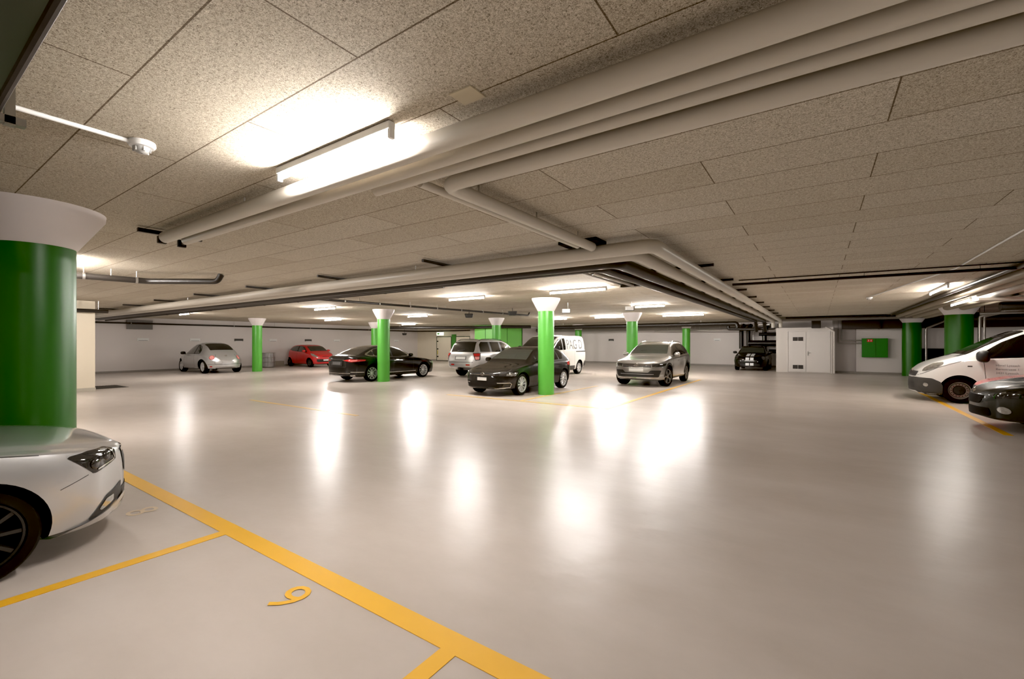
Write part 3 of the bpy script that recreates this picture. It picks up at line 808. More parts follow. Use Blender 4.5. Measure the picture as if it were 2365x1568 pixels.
def build_hotelvan():
    k = van_common('hotel_van', 'white van in profile at the right, grey bumper, address lettered on its door', WHITEP, (2.15 + 2.4, 17.0, 0), PI, 'v')
    k.side_glass([(1.20, 1.17), (1.32, 1.34), (1.64, 1.59), (2.0, 1.78), (2.45, 1.84), (2.50, 1.27), (1.9, 1.20)], [2.28], .05)
    k.decal('side_window', [rectp(2.62, 1.30, 3.5, 1.80, .05)], GLASS, 'side', .006, mirror=True)
    k.screen('windscreen', .98, 2.05, .05, .07, GLASS)
    k.wheels('hotel', 16, mat('steel_wheel', (.30, .28, .25), .35, .8), 'steel', .66, .21)
    k.mirrors(1.30, 1.17, BLACKPL, (.17, .13, .15), .13)
    k.decal('front_bumper', [round_poly([(.02, .30), (.18, .17), (.54, .165), (.54, .44), (.50, .54), (.34, .63), (.02, .64)], .03)], DGREYPL, 'side', .006, mirror=True, cell=.04)
    k.decal('front_bumper', [rectp(-.86, .26, .86, .63, .06)], DGREYPL, 0, .0055)
    k.decal('headlamp', [round_poly([(-.14, .80), (.0, .82), (.20, .91), (.31, 1.02), (.25, 1.07), (.04, 1.02), (-.12, .90)], .04)], LAMP, R_(44), .008, mirror=True, cell=.03)
    k.decal('grille', [round_poly([(-.50, .66), (.50, .66), (.56, .80), (-.56, .80)], .03)], BLACKPL, 0, .006)
    k.decal('fog_lamp', [ellipse(0, .45, .06, .05)], LAMP, R_(30), .01, mirror=True, cell=.02)
    k.decal('lower_intake', [rectp(-.45, .34, .45, .50, .03)], BLACKPL, 0, .009)
    k.badge(0, 0, .80, .06, 0)
    k.decal('indicator', rectp(1.00, .955, 1.09, .985, .008), SEAM, 'side', .006, mirror=True)
    k.seams([[(1.33, .62), (1.29, 1.2)], [(2.55, .26), (2.55, 1.85)], [(3.6, .26), (3.6, 1.85)], [(1.42, .52), (2.5, .50)]])
    k.seams([[(.10, .70), (.45, .92), (.90, 1.10)]], name='bonnet_gap')
    k.decal('scuttle_vent', [round_poly([(.82, .45), (.98, .45), (.98, .72), (.86, .72)], .02)], BLACKPL, 'top', .006, mirror=True)
    k.handles([(2.30, 1.02)], BLACKPL)
    fn = k.proj_fn(PI / 2)
    for i, t in enumerate(('Hotel Lyssach', 'Bernstrasse 1', '3421 Lyssach', '', '034 447 10')):
        if not t: continue
        me = text_mesh(t, .074)
        for v in me.vertices:
            p = fn((-k.X(1.50) + v.co.x, .985 - i * .095 + v.co.y), .006)
            v.co = p if p is not None else Vector((0, 0, .6))
        link('door_lettering', me, mat('grey_door_lettering', (.22, .21, .20), .5), k.root)
    # cloth tied round the mirror stalk stays part of the mirror silhouette
    return k.finish()

def build_skoda():
    c = dict(L=4.86, W=1.86, H=1.47, fo=.91, wb=2.84, R=.315, flare=.018, taper=.03, Df=.62, af=2.5, bf=2.1, arch=1.125,
             top=[(0, .55), (.035, .68), (.10, .755), (.22, .79), (.5, .835), (.9, .885), (1.3, .935), (1.45, .99), (2.2, 1.36), (2.6, 1.45), (3.0, 1.47), (3.6, 1.42), (4.3, 1.14), (4.5, 1.08), (4.75, 1.03), (4.84, .8), (4.86, .55)],
             belt=[(0, .50), (.06, .64), (.22, .755), (.6, .835), (1.4, .92), (3.0, .97), (4.3, 1.0), (4.75, .9), (4.86, .5)],
             bot=[(0, .20), (.25, .185), (.6, .18), (4.2, .19), (4.6, .26), (4.86, .34)],
             rw=[(0, .6), (1.4, .68), (2.2, .60), (3.2, .58), (4.3, .60), (4.86, .6)])
    k = Car('liftback_car', 'silver liftback in the left foreground, only its bonnet, headlamp and black front wheel in view', 'car', c, SILVER, (-5.28, 1.30 - 2.43, 0), PI / 2)
    k.side_glass([(1.65, .99), (2.2, 1.27), (2.6, 1.38), (3.1, 1.40), (3.6, 1.31), (4.05, 1.14), (3.9, 1.03)], [1.85, 2.75, 3.7])
    k.screen('windscreen', 1.55, 2.18, .05, .05); k.screen('rear_window', 3.66, 4.32, .04, .06, GLASS)
    k.wheels('skoda', 10, RIMD, 'plain', .74, .22)
    # lamps, on the corner
    HL = [(-.10, .66), (-.12, .735), (.22, .775), (.44, .785), (.50, .745), (.36, .66), (.26, .615)]
    k.decal('headlamp', [round_poly([(-.13, .655), (-.13, .73), (-.06, .762), (.12, .768), (.235, .758), (.25, .748), (.10, .60), (.08, .60)], .012)], LAMPD, R_(48), .005, mirror=True, cell=.025)
    hs = []
    for u, z, r in ((.085, .665, .040), (-.02, .70, .036)):
        for sd in (1, -1):
            p = k.proj_fn(R_(48) * sd)((u * sd, z), .004)
            if p is None: continue
            bm = bmesh.new(); bmesh.ops.create_uvsphere(bm, u_segments=20, v_segments=12, radius=r, matrix=Matrix.Translation(p) @ Matrix.Rotation(R_(48) * sd, 4, 'Z') @ Matrix.Diagonal((.35, 1, 1, 1)))
            from_bm('lamp_lens', bm, LAMPD, k.root, 60)
    k.decal('lamp_chrome', [strip_poly([(-.10, .66), (.0, .64), (.07, .622)], .010), strip_poly([(-.11, .67), (-.09, .72), (-.05, .75)], .010)], CHROME, R_(48), .009, mirror=True, cell=.02)
    k.decal('fog_lamp_recess', [round_poly([(-.22, .35), (-.22, .46), (-.02, .395), (.10, .255), (.08, .25), (-.05, .28)], .012)], DGREYPL, R_(48), .005, mirror=True, cell=.025)
    k.decal('fog_lamp', [round_poly([(-.11, .335), (-.10, .385), (-.02, .375), (.03, .31), (.01, .295)], .012)], LAMP, R_(48), .010, mirror=True, cell=.02)
    k.decal('front_lip', [strip_poly([(-.30, .34), (-.20, .315), (-.05, .255), (.14, .215), (.24, .20)], .045)], SILVERW, R_(48), .018, mirror=True, cell=.03)
    k.decal('grille', [round_poly([(-.48, .50), (.48, .50), (.56, .69), (-.56, .69)], .04)], BLACKPL, 0, .005)
    k.decal('grille_bar', [strip_poly([(-.56, .695), (.56, .695)], .02)], CHROME, 0, .010)
    k.decal('air_intake', rectp(-.60, .27, .60, .40, .04), BLACKPL, 0, .005)
    k.badge(0, 0, .60, .045, 0)
    k.seams([[(.62, .80), (.9, .838), (1.5, .905)]], name='bonnet_gap', w=.003)
    k.seams([[(.36, .60), (.52, .54)]], name='bumper_gap', w=.004)
    k.seams([[(1.6, .27), (1.58, .95)], [(2.72, .27), (2.72, .98)]])
    k.mirrors(1.85, .99)
    return k.finish()

def build_fiat():
    c = dict(L=4.34, W=1.79, H=1.49, fo=.92, wb=2.60, R=.315, flare=.02, Df=.75, af=2.3, bf=2.0, taper=.05,
             top=[(0, .52), (.05, .66), (.2, .76), (.7, .90), (1.2, 1.0), (1.3, 1.04), (2.1, 1.42), (2.5, 1.49), (3.3, 1.46), (3.8, 1.36), (4.15, 1.0), (4.3, .75), (4.34, .55)],
             belt=[(0, .46), (.2, .68), (.6, .82), (1.2, .93), (3.9, 1.0), (4.2, .8), (4.34, .5)],
             rw=[(0, .6), (1.2, .66), (2.0, .60), (3.0, .60), (4.34, .56)])
    k = Car('dark_hatchback', 'very dark hatchback nose at the right edge, round front fog lamp', 'car', c, GREENISH, (2.40 + 2.17, 12.0, 0), PI)
    k.side_glass([(1.5, 1.0), (2.1, 1.32), (2.5, 1.41), (3.5, 1.38), (3.8, 1.2), (3.7, 1.05)], [2.55])
    k.screen('windscreen', 1.4, 2.08, .05, .05); k.wheels('fiat', 5, RIM, 'wide', .7)
    k.decal('headlamp', [round_poly([(-.16, .58), (.20, .62), (.34, .76), (.10, .74), (-.16, .66)], .03)], LAMPD, R_(45), .008, mirror=True, cell=.03)
    k.decal('fog_lamp', [ellipse(-.01, .385, .095, .06, -.15)], LAMP, R_(42), .010, mirror=True, cell=.02)
    k.decal('grille', [round_poly([(-.34, .46), (.34, .46), (.42, .62), (-.42, .62)], .04)], WELL, 0, .006)
    k.decal('air_intake', rectp(-.52, .25, .52, .40, .05), WELL, 0, .006)
    k.badge(0, 0, .67, .05, 0); k.mirrors(1.7, 1.0)
    k.decal('bonnet_highlight_crease', [], SEAM, 0) if False else None
    k.seams([[(.25, .74), (.7, .86), (1.3, .95)]], name='bonnet_gap')
    return k.finish()

def build_redsaloon():
    c = dict(L=4.4, W=1.76, H=1.40, fo=.88, wb=2.6, R=.31, flare=.02, Df=.7, af=2.3,
             top=[(0, .48), (.05, .62), (.25, .72), (.8, .83), (1.3, .90), (1.42, .93), (2.2, 1.31), (2.6, 1.40), (3.2, 1.38), (3.8, 1.15), (4.0, 1.02), (4.3, .95), (4.4, .5)],
             belt=[(0, .43), (.2, .62), (.6, .74), (1.3, .84), (3.9, .92), (4.3, .86), (4.4, .45)],
             rw=[(0, .6), (1.2, .66), (2.0, .58), (3.0, .58), (4.4, .56)])
    k = Car('red_car', 'red car bonnet showing between the dark nose and the white van at the right', 'car', c, REDP, (2.95 + 2.2, 14.45, 0), PI)
    k.side_glass([(1.6, .93), (2.2, 1.23), (2.6, 1.31), (3.2, 1.30), (3.7, 1.1), (3.6, .97)], [2.6])
    k.screen('windscreen', 1.5, 2.18, .05, .05); k.wheels('redb', 5, RIM, 'wide', .7)
    k.decal('headlamp', [round_poly([(-.16, .54), (.20, .56), (.30, .66), (-.12, .64)], .02)], LAMP, R_(45), .008, mirror=True, cell=.03)
    k.decal('grille', rectp(-.35, .52, .35, .60), BLACKPL, 0, .006)
    k.decal('washer_jet', [rectp(.62, .30, .72, .36, .01)], BLACKPL, 'top', .012, mirror=True)
    k.seams([[(.2, .68), (.8, .78), (1.4, .87)]], name='bonnet_gap')
    return k.finish()

# ------------------------------------------------------------------ the room
def plane_box(name, x0, x1, y0, y1, z0, z1, m, kind='structure', parent=None):
    bm = bmesh.new(); box(bm, ((x0 + x1) / 2, (y0 + y1) / 2, (z0 + z1) / 2), (x1 - x0, y1 - y0, z1 - z0))
    o = from_bm(name, bm, m, parent)
    if kind: o['kind'] = kind
    return o
def quad_plane(name, x0, x1, y0, y1, z, m, kind, down=False):
    bm = bmesh.new(); v = [bm.verts.new(p) for p in ((x0, y0, z), (x1, y0, z), (x1, y1, z), (x0, y1, z))]
    bm.faces.new(v[::-1] if down else v)
    o = from_bm(name, bm, m)
    if kind: o['kind'] = kind
    return o
FLOOR = plane_box('floor', -31, 14, -9, 34, -.2, 0, floor_mat())
CEILING = plane_box('ceiling', -31, 14, -9, 34, CEIL, CEIL + .2, ceiling_mat())
plane_box('wall_left', -30.6, -30.2, -9, 29.1, 0, CEIL, WHITEPAINT)
plane_box('baseboard_left', -30.2, -30.18, -9, 28.7, 0, .11, PLINTH)
plane_box('wall_corner', -30.2, -22.0, 28.7, 29.1, 0, CEIL, CREAMPAINT)
plane_box('baseboard_corner', -30.18, -27.75, 28.68, 28.7, 0, .11, PLINTH)
plane_box('wall_back', -20, 14, 33.0, 33.4, 0, CEIL, WHITEPAINT)
plane_box('baseboard_back', -19.9, -1.9, 32.98, 33.0, 0, .12, PLINTH)
plane_box('wall_right_recess', .62, 1.6, 29.4, 29.7, 0, CEIL, WHITEPAINT)
plane_box('wall_right_back', 1.6, 14, 29.0, 29.4, 0, CEIL, WHITEPAINT)
plane_box('baseboard_right', .62, 14, 28.97, 29.0, 0, .10, PLINTH)
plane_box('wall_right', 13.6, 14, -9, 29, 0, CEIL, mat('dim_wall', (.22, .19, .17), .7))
plane_box('wall_rear', -31, 14, -9.2, -9, 0, CEIL, WHITEPAINT)
# square pier at the left
g = plane_box('square_pier', -20.0, -19.42, 3.42, 4.28, 0, CEIL - .003, CREAMPAINT, None)
tag(g, 'cream square pier just right of the big green column', 'pillar')
g2 = plane_box('plinth', -20.01, -19.405, 3.41, 4.295, 0, .12, mat('pier_plinth', (.42, .38, .31), .5), None, g)

# technical room with doors
TR = plane_box('plant_room', -1.9, .62, 28.15, 33.2, 0, 2.38, mat('plant_room_paint', (.60, .55, .50), .6), None)
tag(TR, 'white boxed-in plant room with grilles and a double door', 'plant room')
def door_frame(name, x0, x1, y, z1, m, parent):
    bm = bmesh.new(); t = .05
    box(bm, (x0 - t / 2, y, z1 / 2), (t, .03, z1)); box(bm, (x1 + t / 2, y, z1 / 2), (t, .03, z1)); box(bm, ((x0 + x1) / 2, y, z1 + t / 2), (x1 - x0 + 2 * t, .03, t))
    return from_bm(name, bm, m, parent)
LEAF = mat('white_door', (.64, .59, .545), .45)
door_frame('door_frame', -1.35, .52, 28.13, 2.18, LEAF, TR)
plane_box('door_leaf', -1.33, -.55, 28.11, 28.13, .04, 2.16, LEAF, None, TR)
DR = plane_box('door_leaf', -.54, .50, 28.11, 28.13, .04, 2.16, LEAF, None, TR)
for z in (1.78, .30):
    bm = bmesh.new()
    for xx in (-1.02, -.78): box(bm, (xx, 28.105, z), (.22, .02, .20))
    gm = from_bm('vent_grille', bm, DARKMETAL, TR)
    bm = bmesh.new()
    for i in range(5):
        for xx in (-1.02, -.78): box(bm, (xx, 28.092, z - .08 + i * .04), (.21, .006, .008))
    from_bm('grille_slat', bm, mat('grille_slat', (.10, .09, .085), .5), gm)
bm = bmesh.new(); box(bm, (-.46, 28.09, 1.02), (.05, .03, .22), 0, .005); sweep(bm, [(-.46, 28.09, 1.05), (-.46, 28.04, 1.05), (-.33, 28.04, 1.05)], .012, 10)
from_bm('door_handle', bm, STEEL, DR)

# doors at the back left corner
def cream_door(name, x0, x1, label, stripes):
    e = empty(name, ((x0 + x1) / 2, 28.7, 0)); e['kind'] = 'structure'
    for ch, (a, b, c, d, e1, f1, m) in {
        'door_leaf': (x0, x1, 28.64, 28.68, .05, 2.08, CREAMPAINT)}.items():
        o = plane_box(ch, a, b, c, d, e1, f1, m, None); o.parent = e; o.location = -Vector(e.location)
    fr = door_frame('door_frame', x0, x1, 28.64, 2.08, mat('dark_green_frame', (.045, .06, .035), .5), None); fr.parent = e; fr.location = -Vector(e.location)
    bm = bmesh.new(); box(bm, ((x0 + x1) / 2, 28.62, .03), (x1 - x0, .05, .05)); th = from_bm('threshold', bm, DARKMETAL, e); th.location = -Vector(e.location)
    if stripes:
        for z in (1.72, 1.05, .38):
            bm = bmesh.new(); box(bm, (x0 + .10, 28.62, z), (.14, .04, .10), 0, .01)
            h = from_bm('hinge', bm, DARKMETAL, e); h.location = -Vector(e.location)
        bm = bmesh.new(); box(bm, (x0 + .08, 28.625, .75), (.08, .02, .36))
        h = from_bm('warning_strip', bm, mat('yellow_sign', (.55, .45, .10), .5), e); h.location = -Vector(e.location)
    return e
cream_door('door_1', -27.70, -26.05, '', True)
cream_door('door_2', -25.45, -23.95, '', False)
GF = mat('green_reveal', (.06, .22, .04), .5)
plane_box('trim_1', -26.0, -25.5, 28.66, 28.70, 0, 2.3, GF)
# beige block
b_ = plane_box('concrete_block_pier', -23.55, -22.02, 28.2, 28.64, 0, 2.62, mat('beige_block', (.55, .47, .40), .6), None)
tag(b_, 'beige boxed pier left of the bright green enclosure', 'pillar')
# green enclosure
GE = plane_box('green_enclosure', -22.0, -19.9, 26.9, 30.36, 0, CEIL - .02, GREENWALL, None)
tag(GE, 'bright green enclosure behind the silver off-road SUV', 'enclosure')
for c_, s_ in (((-20.95, 26.895, 1.45), (.03, .02, 2.9)), ((-19.895, 28.3, 1.45), (.02, .03, 2.9))):
    bm = bmesh.new(); box(bm, c_, s_); from_bm('panel_joint', bm, mat('green_joint', (.02, .10, .015), .6), GE)
bm = bmesh.new(); box(bm, (-19.88, 30.35, 1.45), (.08, .02, 2.9)); from_bm('corner_post', bm, mat('dark_green', (.02, .09, .02), .5), GE)
plane_box('wall_enclosure', -20.2, -19.9, 30.4, 33.2, 0, CEIL, WHITEPAINT)

# columns
def column(x, y, label, r=.245, zt=2.535, R=.43, seg=48, gm=None):
    e = empty('column', (x, y, 0)); tag(e, label, 'column')
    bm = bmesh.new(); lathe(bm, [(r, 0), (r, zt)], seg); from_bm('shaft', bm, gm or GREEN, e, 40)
    bm = bmesh.new(); lathe(bm, [(r + .002, zt), (r + .012, zt + .01), (R, CEIL - .05), (R + .005, CEIL)], seg); from_bm('column_head', bm, CONE, e, 30)
    return e
column(-6.55, .96, 'big shaded green column in the left foreground, its white head cut by the frame', .33, 2.535, .56, gm=GREENSHADE)
column(-6.88, 11.85, 'bright green column standing right beside the dark hatchback')
column(-14.65, 12.05, 'bright green column standing before the black saloon')
column(-25.6, 12.35, 'green column right of the silver rounded car')
column(-6.95, 19.7, 'green column directly behind the silver grey compact SUV')
column(-7.2, 30.8, 'thin far green column at the right shoulder of the compact SUV')
column(-14.75, 30.2, 'far green column whose top peeks over the lettered van')
column(-14.5, 19.6, 'green column in front of the bright green enclosure')
column(-24.2, 19.2, 'green column half hidden behind another one, over the black saloon roof')
column(3.66, 28.3, 'shaded green column left of the other one, over the nose of the right van', .36, 2.535, .58, gm=GREENSHADE)
column(3.95, 21.2, 'shaded green column behind the windscreen of the right van', .36, 2.535, .58, gm=GREENSHADE)

# floor markings
def floor_strip(name, x0, x1, y0, y1, label, m=YELLOW, z=.0035):
    bm = bmesh.new()
    nx = max(1, int(abs(x1 - x0) / .5)); ny = max(1, int(abs(y1 - y0) / .5))
    box(bm, ((x0 + x1) / 2, (y0 + y1) / 2, z / 2), (abs(x1 - x0), abs(y1 - y0), z))
    o = from_bm(name, bm, m); tag(o, label, 'floor marking'); return o
floor_strip('yellow_line', -9.2, 1.2, 1.68, 1.82, 'broad yellow line running from the silver bumper to the bottom of the picture')
floor_strip('yellow_line', -4.10, -4.00, -3.2, 1.68, 'narrow yellow bay line joining the broad one, beside the silver liftback')
floor_strip('yellow_line', -1.60, -1.50, -3.2, 1.68, 'short yellow bay line at the bottom edge of the picture')
floor_strip('yellow_line', -6.60, -6.50, -3.2, 1.68, 'yellow bay line hidden on the far side of the silver liftback')
floor_strip('yellow_line', -4.22, -4.10, 10.0, 20.2, 'yellow line running along the near side of the compact SUV')
floor_strip('yellow_line', -9.3, -4.20, 10.0, 10.12, 'pale yellow line across the noses in front of the dark hatchback', YELLOWWORN)
floor_strip('yellow_line', -6.72, -6.62, 10.1, 15.2, 'worn yellow bay line right of the dark hatchback', YELLOWWORN)
floor_strip('yellow_line', -12.9, -8.2, 6.0, 6.09, 'faded yellow line lying alone in the middle of the aisle', YELLOWWORN)
floor_strip('yellow_line', 2.60, 2.72, 11.0, 19.0, 'yellow line under the noses of the cars at the right')
me = text_mesh('9', .36, 1.15)
o = link('bay_number', me, YELLOW); o.location = (-2.79, 1.37, .004); tag(o, 'yellow figure nine painted beside the broad yellow line', 'floor marking')
me = text_mesh('8', .34, 1.15)
o = link('bay_number', me, mat('faint_yellow_paint', (.56, .43, .28), .3)); o.location = (-5.30, 1.36, .002); tag(o, 'faint worn yellow bay number just past the silver bumper', 'floor marking')
# drain grate
GT = plane_box('floor_grate', -21.6, -20.2, 4.35, 5.35, 0, .006, DARKMETAL, None); tag(GT, 'dark floor grate beside the cream square pier', 'grate')
bm = bmesh.new()
for i in range(12): box(bm, (-20.9, 4.42 + i * .078, .008), (1.36, .012, .006))
from_bm('grate_bar', bm, mat('grate_bar', (.08, .07, .06), .5, .4), GT)

# ------------------------------------------------------------------ pipes
def pipe(name, pts, r, m, label, cat='pipe', bend=.0, group=None, collars=None, seg=20, cm=None, hang=(.15, .5, .85), hang_seg=0):
    bm = bmesh.new(); sweep(bm, pts, r, seg, bend); o = from_bm(name, bm, m, None, 50); tag(o, label, cat, group)
    if collars:
        a, b = Vector(pts[0]), Vector(pts[1])
        for t in collars:
            p = a.lerp(b, t); d = (b - a).normalized()
            bm = bmesh.new(); sweep(bm, [p - d * .018, p + d * .018], r + .008, seg)
            sweep(bm, [p + Vector((0, 0, r)), (p.x, p.y, CEIL)], .006, 6)
            from_bm('pipe_clamp', bm, cm or STEEL, o, 50)
    if hang:
        L = Vector(pts[hang_seg]); M = Vector(pts[hang_seg + 1])
        for t in hang:
            p = L.lerp(M, t); bm = bmesh.new(); sweep(bm, [(p.x, p.y, p.z + r * .9), (p.x, p.y, CEIL)], .008, 6)
            from_bm('hanger_rod', bm, STEEL, o)
    return o
GP = 'grey lagged pipes under the ceiling'
pipe('lagged_pipe', [(-6.35, 2.02, 2.815), (6.5, 2.02, 2.815)], .066, PIPE, 'thick grey lagged pipe, first of the near bundle, touching the bright lamp glow')
pipe('lagged_pipe', [(-6.45, 2.26, 2.832), (6.5, 2.26, 2.832)], .048, PIPE, 'second grey lagged pipe of the near bundle, running its whole length')
pipe('lagged_pipe', [(-3.05, 2.43, 2.838), (6.5, 2.43, 2.838)], .040, PIPE, 'third and thinnest grey lagged pipe of the near bundle')
pipe('lagged_pipe', [(-2.42, 5.35, 2.815), (-2.42, 2.60, 2.815), (6.5, 2.60, 2.815)], .058, PIPE, 'grey lagged pipe elbowing off the near bundle toward the back', bend=.12)
pipe('lagged_pipe', [(-2.60, 5.30, 2.838), (-2.60, 2.50, 2.838)], .034, PIPE, 'thin grey pipe beside the short branch pipe')
# corner run
pipe('lagged_pipe', [(-29.6, 5.53, 2.775), (-1.68, 5.53, 2.775), (-1.68, 27.9, 2.775), (-1.68, 27.9, 2.40)], .088, PIPE, 'outermost grey lagged pipe of the big corner run', bend=.16)
pipe('lagged_pipe', [(-29.6, 5.86, 2.765), (-2.03, 5.86, 2.765), (-2.03, 27.9, 2.765), (-2.03, 27.9, 2.40)], .088, PIPE, 'inner grey lagged pipe of the big corner run', bend=.16)
pipe('black_drain_pipe', [(-29.6, 6.27, 2.765), (-2.45, 6.27, 2.765), (-2.45, 28.0, 2.765), (-2.45, 28.6, 2.25)], .095, BLACKPIPE, 'outer thick black pipe of the big corner run', bend=.2)
pipe('black_drain_pipe', [(-29.6, 6.66, 2.785), (-2.88, 6.66, 2.785), (-2.88, 28.0, 2.785), (-2.88, 28.6, 2.25)], .085, BLACKPIPE, 'innermost thick black pipe of the big corner run', bend=.2)
pipe('black_drain_pipe', [(-29.6, 6.92, 2.70), (-6.5, 6.92, 2.76)], .035, BLACKPIPE, 'slim black pipe clipped under the long black run', collars=[.35, .45, .52, .60, .68, .76, .84, .92], cm=BLACKPIPE)
pipe('conduit', [(-3.25, 7.2, 2.80), (-3.25, 9.4, 2.80)], .04, STEEL, 'grey conduit tucked inside the corner of the pipe run')
pipe('conduit', [(-3.5, 7.25, 2.83), (-3.5, 9.2, 2.83)], .022, STEEL, 'thin conduit tucked inside the corner of the pipe run')
bm = bmesh.new(); box(bm, (-3.3, 9.3, 2.85), (.45, .12, .16), 0, .01)
o = from_bm('bracket', bm, DARKMETAL); tag(o, 'wide dark bracket at the far end of the short conduits', 'bracket')
bm = bmesh.new(); box(bm, (-3.6, 7.15, 2.86), (.12, .14, .14), 0, .01)
o = from_bm('bracket', bm, DARKMETAL); tag(o, 'small dark bracket at the near end of the short conduits', 'bracket')
# struts above the pipes
def strut(x0, x1, y0, y1, label, grp):
    bm = bmesh.new(); box(bm, ((x0 + x1) / 2, (y0 + y1) / 2, 2.885), (max(x1 - x0, .045), max(y1 - y0, .045), .045))
    o = from_bm('support_rail', bm, DARKMETAL); tag(o, label, 'bracket', grp)
SL = 'short dark support rail crossing above the long left pipe run'
for x in (-5.2, -8.1, -11.0, -13.9, -16.8, -19.7, -22.6, -25.5):
    strut(x, x, 5.05, 6.95, SL, 'support rails over the left pipe run')
SR = 'short dark support rail crossing above the right pipe run'
for y in (8.1, 10.2, 12.3, 14.4, 16.5, 18.6, 20.7, 22.8, 24.9):
    strut(-3.05, -1.45, y, y, SR, 'support rails over the right pipe run')
strut(-6.5, -6.5, 1.80, 2.45, 'dark bracket at the left end of the near pipes', None)
bm = bmesh.new(); box(bm, (-2.62, 5.48, 2.91), (.55, .34, .04)); o = from_bm('ceiling_opening', bm, WELL); tag(o, 'dark ceiling opening where the branch pipes end', 'opening')
for x, y, z in ((-6.44, 2.02, 2.80), (-6.55, 2.26, 2.81)):
    bm = bmesh.new(); sweep(bm, [(x, y, z), (x + .1, y, z)], .025, 10); box(bm, (x - .02, y, z), (.05, .09, .09), 0, .01)
    o = from_bm('pipe_valve', bm, DARKMETAL); tag(o, 'dark fitting on the capped end of a near pipe, %s of the two' % ('nearer' if y < 2.1 else 'farther'), 'valve')
# other black pipes
pipe('black_drain_pipe', [(-11.0, -.5, 2.75), (-10.65, 3.12, 2.76), (-9.75, 3.95, 2.78), (-9.7, 4.0, 2.92)], .055, BLACKPIPE, 'short black pipe ending in an elbow, right of the big green column', bend=.08, collars=[.75, .95])
pipe('black_drain_pipe', [(-11.5, 7.0, 2.79), (-10.6, 16.7, 2.79), (-10.6, 16.8, 2.92)], .035, BLACKPIPE, 'slim black clamped pipe crossing the bright middle ceiling', bend=.06, collars=[.1, .22, .34, .46, .58, .7, .82], cm=STEEL)
pipe('black_drain_pipe', [(-1.55, 10.75, 2.84), (3.0, 11.05, 2.84)], .028, BLACKPIPE, 'long thin black pipe across the right ceiling')
pipe('conduit', [(-1.4, 10.55, 2.90), (3.0, 10.80, 2.90)], .012, BLACKPIPE, 'very thin conduit beside the black pipe across the right ceiling')
pipe('black_drain_pipe', [(-30.1, 3.0, 2.62), (-30.1, 28.3, 2.62), (-27.8, 28.55, 2.60), (-22.2, 28.5, 2.62)], .045, BLACKPIPE, 'thin black pipe fixed along the top of the left wall', bend=.1, collars=[.05, .2, .4, .6, .8])
pipe('black_drain_pipe', [(-30.0, 4.5, 2.68), (-24.6, 5.2, 2.64)], .07, BLACKPIPE, 'black pipe running in from the left wall behind the pier')
pipe('black_drain_pipe', [(-19.3, 3.0, 2.60), (-19.2, 4.55, 2.60)], .06, BLACKPIPE, 'short black pipe passing the front of the cream pier', collars=[.5])
pipe('black_drain_pipe', [(-26.5, 22.0, 2.70), (-21.0, 26.2, 2.74), (-19.2, 26.0, 2.74), (-17.1, 27.3, 2.73)], .11, BLACKPIPE, 'thick black pipe passing in front of the bright green enclosure', bend=.3)
pipe('black_drain_pipe', [(-16.7, 27.7, 2.66), (-3.9, 28.6, 2.70), (-3.85, 28.6, 2.45)], .13, BLACKPIPE, 'thick black pipe along the back, ending above the striped car', bend=.15)
pipe('conduit', [(-9.5, 31.5, 2.40), (-3.4, 31.0, 2.38)], .03, STEEL, 'thin light conduit high on the back wall', collars=[.2, .45, .7])
pipe('wall_shade_band', [(-21, 32.7, 2.62), (-2.1, 32.7, 2.62)], .14, mat('grey_shade_band', (.27, .245, .22), .6), 'grey bar drawn as the shaded band under the ceiling along the back wall', cat='duct')  # grey bar stands in for the shade along the top of the wall
# pipework beside the plant room
for i, (x, y, zb, r) in enumerate(((-4.14, 32.4, 1.2, .13), (-3.74, 32.45, 1.25, .12), (-2.83, 32.4, 1.0, .14))):
    pipe('vertical_duct', [(x, y, zb), (x, y, 2.45), (x + .2, y - .2, 2.72)], r, BLACKPIPE, 'black vertical duct above the striped car, %s of three' % ('leftmost', 'middle', 'rightmost')[i], cat='duct', bend=.12)
for i, (z, r) in enumerate(((1.55, .19), (1.05, .12), (2.12, .10))):
    pipe('horizontal_duct', [(-3.7 + .6 * (i > 0), 32.1 - .02 * i, z), (-1.95, 32.1 - .02 * i, z)], r, BLACKPIPE, 'black horizontal duct entering the plant room wall, %s one' % ('thick middle', 'lowest', 'highest')[i], cat='duct')
pipe('pump_pipe', [(-4.4, 29.0, 2.62), (-4.4, 29.0, 2.40), (-3.2, 28.9, 2.36), (-2.0, 28.6, 2.40)], .09, BLACKPIPE, 'black crooked pipe cluster over the striped car', bend=.15)
pipe('conduit', [(-3.0, 28.3, 2.58), (-2.2, 28.2, 2.58)], .05, STEEL, 'short shiny pipe over the striped car')
# right black duct
DK = plane_box('ventilation_duct', 1.0, 13.5, 28.2, 28.9, 2.28, 2.72, DARKROOF, None); tag(DK, 'long black ventilation duct above the right wall', 'duct')
for x in (2.5, 5.5, 8.5):
    bm = bmesh.new(); box(bm, (x, 28.5, 2.5), (.05, .74, .48)); from_bm('duct_flange', bm, DARKMETAL, DK)
pipe('black_drain_pipe', [(-1.4, 27.2, 2.86), (2.6, 27.2, 2.86)], .05, BLACKPIPE, 'black pipe at the far end of the right ceiling')
bm = bmesh.new(); box(bm, (-.1, 28.0, 2.55), (.40, .25, .42), 0, .02); o = from_bm('air_box', bm, DARKMETAL); tag(o, 'black box hanging above the plant room door', 'box')
plane_box('trim_2', -1.6, 4.0, 27.4, 28.1, 2.72, 2.80, mat('grey_soffit', (.25, .22, .19), .7))
